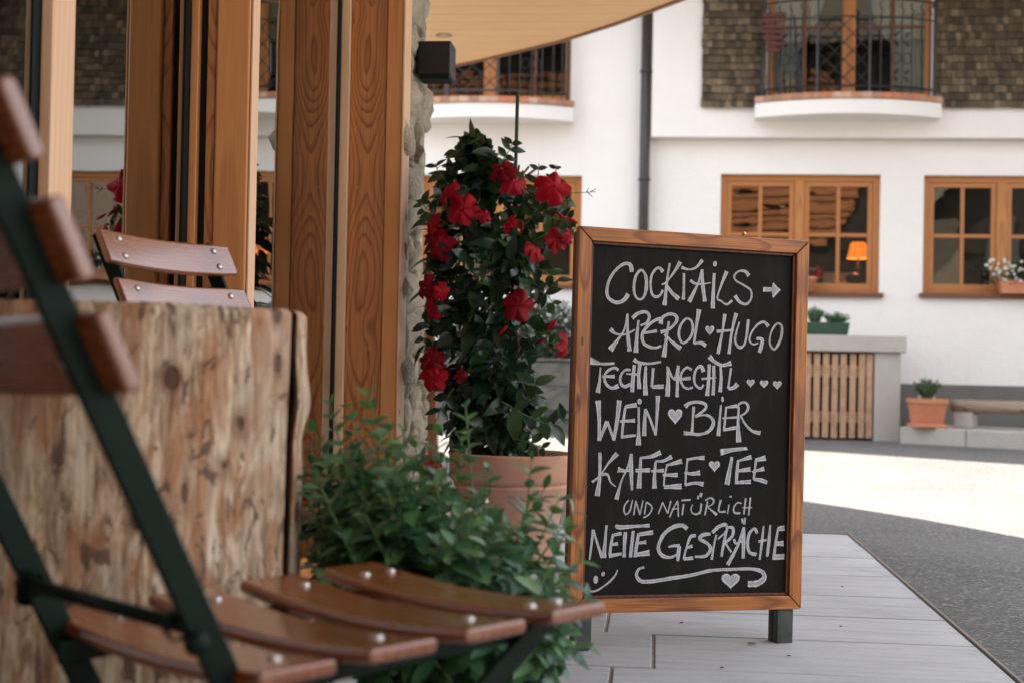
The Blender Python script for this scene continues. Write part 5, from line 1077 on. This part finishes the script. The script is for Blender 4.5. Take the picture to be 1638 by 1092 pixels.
# red flowers
def flower_mesh(seed, R_=.055):
    rs = random.Random(seed); m_ = MB()
    for k in range(5):
        a0 = k*1.2566; sc_ = rs.uniform(.9, 1.1); tw = rs.uniform(-.15, .15); bend = rs.uniform(.0, .5); NU, NV = 6, 6; vs = []
        for i in range(NU+1):
            t = i/NU
            for j in range(NV+1):
                s = j/NV*2-1; ang = a0+s*.86*(.85+.15*math.sin(t*math.pi))*(1-.26*t*t)+.40*t+tw*t
                r = .006+R_*sc_*t*(1-.24*s*s*t+(.12*s*t if s > 0 else 0)); z = .010*math.cos(t*2)-.012-bend*.045*t*t+.013*math.sin(s*3.5+k*2)*t+.006*rs.uniform(-1, 1)*t
                vs.append((r*math.cos(ang), r*math.sin(ang), z+.0008*k))
        m_.add(vs, [(i*(NV+1)+j, i*(NV+1)+j+1, (i+1)*(NV+1)+j+1, (i+1)*(NV+1)+j) for i in range(NU) for j in range(NV)])
    m_.lathe([(.0085, .0), (.0075, -.012), (.006, -.03), (.003, -.045), (.0025, -.06)], 10)
    me = m_.mesh('flower', M['red'], True); return me
FM = [flower_mesh(s) for s in range(6)]; throat = MB().lathe([(.0068, .001), (.005, -.012), (.0, -.02)], 10).mesh('throat', M['throat'], True)
FL = [(740, 333, 1.0, (-.1, -1, .2)), (803, 270, .85, (-.3, -.8, .6)), (823, 290, .85, (.6, -.7, .55)), (886, 299, 1.0, (.35, -1, .15)), (712, 306, .8, (-.8, -.5, .4)), (700, 392, .95, (-.3, -1, -.1)),
      (688, 357, .75, (-.9, -.5, .2)), (830, 489, .95, (.1, -1, .1)), (680, 461, .8, (-.5, -.8, .1)), (708, 468, .55, (.6, -.7, -.2)), (686, 497, .65, (-.7, -.7, -.2)), (688, 574, .8, (-.2, -1, .2)), (694, 607, .85, (.1, -1, -.3)),
      (858, 400, .7, (.8, -.5, .4)), (893, 384, .75, (.5, -.8, .3)), (912, 378, .5, (.8, -.5, .1)), (813, 355, .6, (-.7, -.4, .5)), (907, 553, .75, (1, -.2, -.1)), (684, 750, .85, (-.2, -.9, .1)), (682, 778, .6, (-.4, -.9, -.3)), (775, 345, .45, (.3, -.9, .2)), (735, 600, .4, (-.5, -.9, .2))]
for i, (px, py, s, nrm) in enumerate(FL):
    p = atY(px, py, YP-(.27 if 700 < px < 870 else .2)); z = Vector(nrm).normalized(); x = z.cross(Vector((0, 0, 1))).normalized(); y_ = z.cross(x)
    o = link_mesh('flower', FM[i % 6], man); o.matrix_basis = inv@(Matrix.Translation(p)@Matrix((x, y_, z)).transposed().to_4x4()@Matrix.Rotation(i*1.3, 4, 'Z')@Matrix.Scale(s*.98, 4))
    link_mesh('throat', throat, o)
for px, py, dx, dz in ((875, 530, .4, .8), (858, 550, .3, .2), (905, 352, -.6, .5), (812, 520, -.5, -.6), (833, 375, .1, .6), (925, 358, -.8, .4), (880, 528, .5, .9), (862, 398, -1, .3)):
    p = atY(px, py, YP-.2); d = Vector((dx, -.2, dz)).normalized(); o = MB().lathe([(.0, 0), (.004, .006), (.0065, .02), (.004, .036), (.0, .048)], 8).build('bud', M['red'], man, smooth=True); o.matrix_basis = inv@(Matrix.Translation(p)@d.to_track_quat('Z', 'Y').to_matrix().to_4x4())

# herb bush in the foreground
YM = 2.14
hx = -.285
hp_ = thing('herb_pot', 'round pot almost hidden under the leafy green herb bush', 'flower pot', (hx, YM, .012))
MB().lathe([(0, 0), (.10, 0), (.125, .16), (.132, .16), (.136, .19), (.12, .19), (.117, .17), (.0, .165)], 48).build('body', M['sill_wood'], hp_, smooth=True)
MB().lathe([(.118, .172), (.0, .176)], 32).build('soil', M['soil'], hp_)
herb = thing('herb_bush', 'bushy green herb with opposite pointed leaves between the near chair and the sign', 'plant', (hx, YM, .18))
mint = leafset('leaf', M['mint'], .062, .029)
HO = outline([(625, 560, 605), (655, 515, 640), (690, 490, 655), (730, 484, 690), (770, 482, 720), (800, 482, 790), (830, 482, 850), (860, 482, 880), (900, 480, 900), (930, 485, 915), (970, 500, 930), (1040, 520, 925), (1120, 520, 900)])
tips = [(590, 632, -.1), (528, 648, 0), (556, 652, .1), (618, 668, .05), (502, 690, .05), (645, 690, -.05), (745, 652, .12), (700, 695, 0), (664, 715, .1), (850, 735, .05), (893, 800, 0), (780, 752, -.05), (738, 705, .1), (715, 740, 0), (848, 800, .0), (870, 780, .1), (905, 850, -.05), (925, 900, -.1), (938, 960, -.12), (600, 700, -.05), (560, 700, .1), (490, 730, .1), (940, 1035, -.12), (915, 820, .05)]
for i in range(165):
    py = random.uniform(715, 1080); l, r = HO(py); tips.append((random.uniform(l, r), py, random.uniform(-.2, .16)))
ents = []; sm = MB(); inv = herb.matrix_basis.inverted()
for i, (px, py, dy) in enumerate(tips):
    tip = atY(px, py, YM+dy); b0 = Vector((hx+random.uniform(-.08, .08), YM+random.uniform(-.08, .08), .20)); 
    ln = (tip-b0).length
    if i >= 23 and ln > .36: b0 = tip+(b0-tip)*(.34/ln)
    mid = (tip+b0)/2+Vector(((tip.x-b0.x)*.12, (tip.y-b0.y)*.12, -.0 if tip.z < .3 else .03)); 
    pts = [b0*(1-t)**2+mid*2*t*(1-t)+tip*t*t for t in [k/8 for k in range(9)]]
    sm.tube([inv@p for p in pts], [.0022*(1-.06*k) for k in range(9)], 4)
    L_ = sum((a-b).length for a, b in zip(pts, pts[1:])); n = max(5, int(L_/.027)); ph = random.random()*3.14
    for k in range(n+1):
        t = .12+.88*k/n; f = t*8; q = min(7, int(f)); p = pts[q].lerp(pts[q+1], f-q); tg = (pts[q+1]-pts[q]).normalized()
        sx = tg.cross(Vector((.3, 1, .2))).normalized(); sy = tg.cross(sx); a = ph+k*1.57; sz = (1-.62*(k/n)**3)*random.uniform(.75, 1.2)
        for s in (0, math.pi):
            d = (sx*math.cos(a+s)+sy*math.sin(a+s))*1.0+tg*(.35+.9*(k/n)**4)+Vector((0, 0, -.25)); ents.append(((2 if k > n*.5 else 0)+(3 if i < 23 else 0)-p.y+random.random(), leaf_matrix(p, d, tg+Vector((0, -.2, .5))+rv()*.25, random.uniform(-.3, .3), sz)))
foliage(herb, ents, mint, M['mint_i'], 298)
sm.build('stems', M['green_stem'], herb, smooth=True)
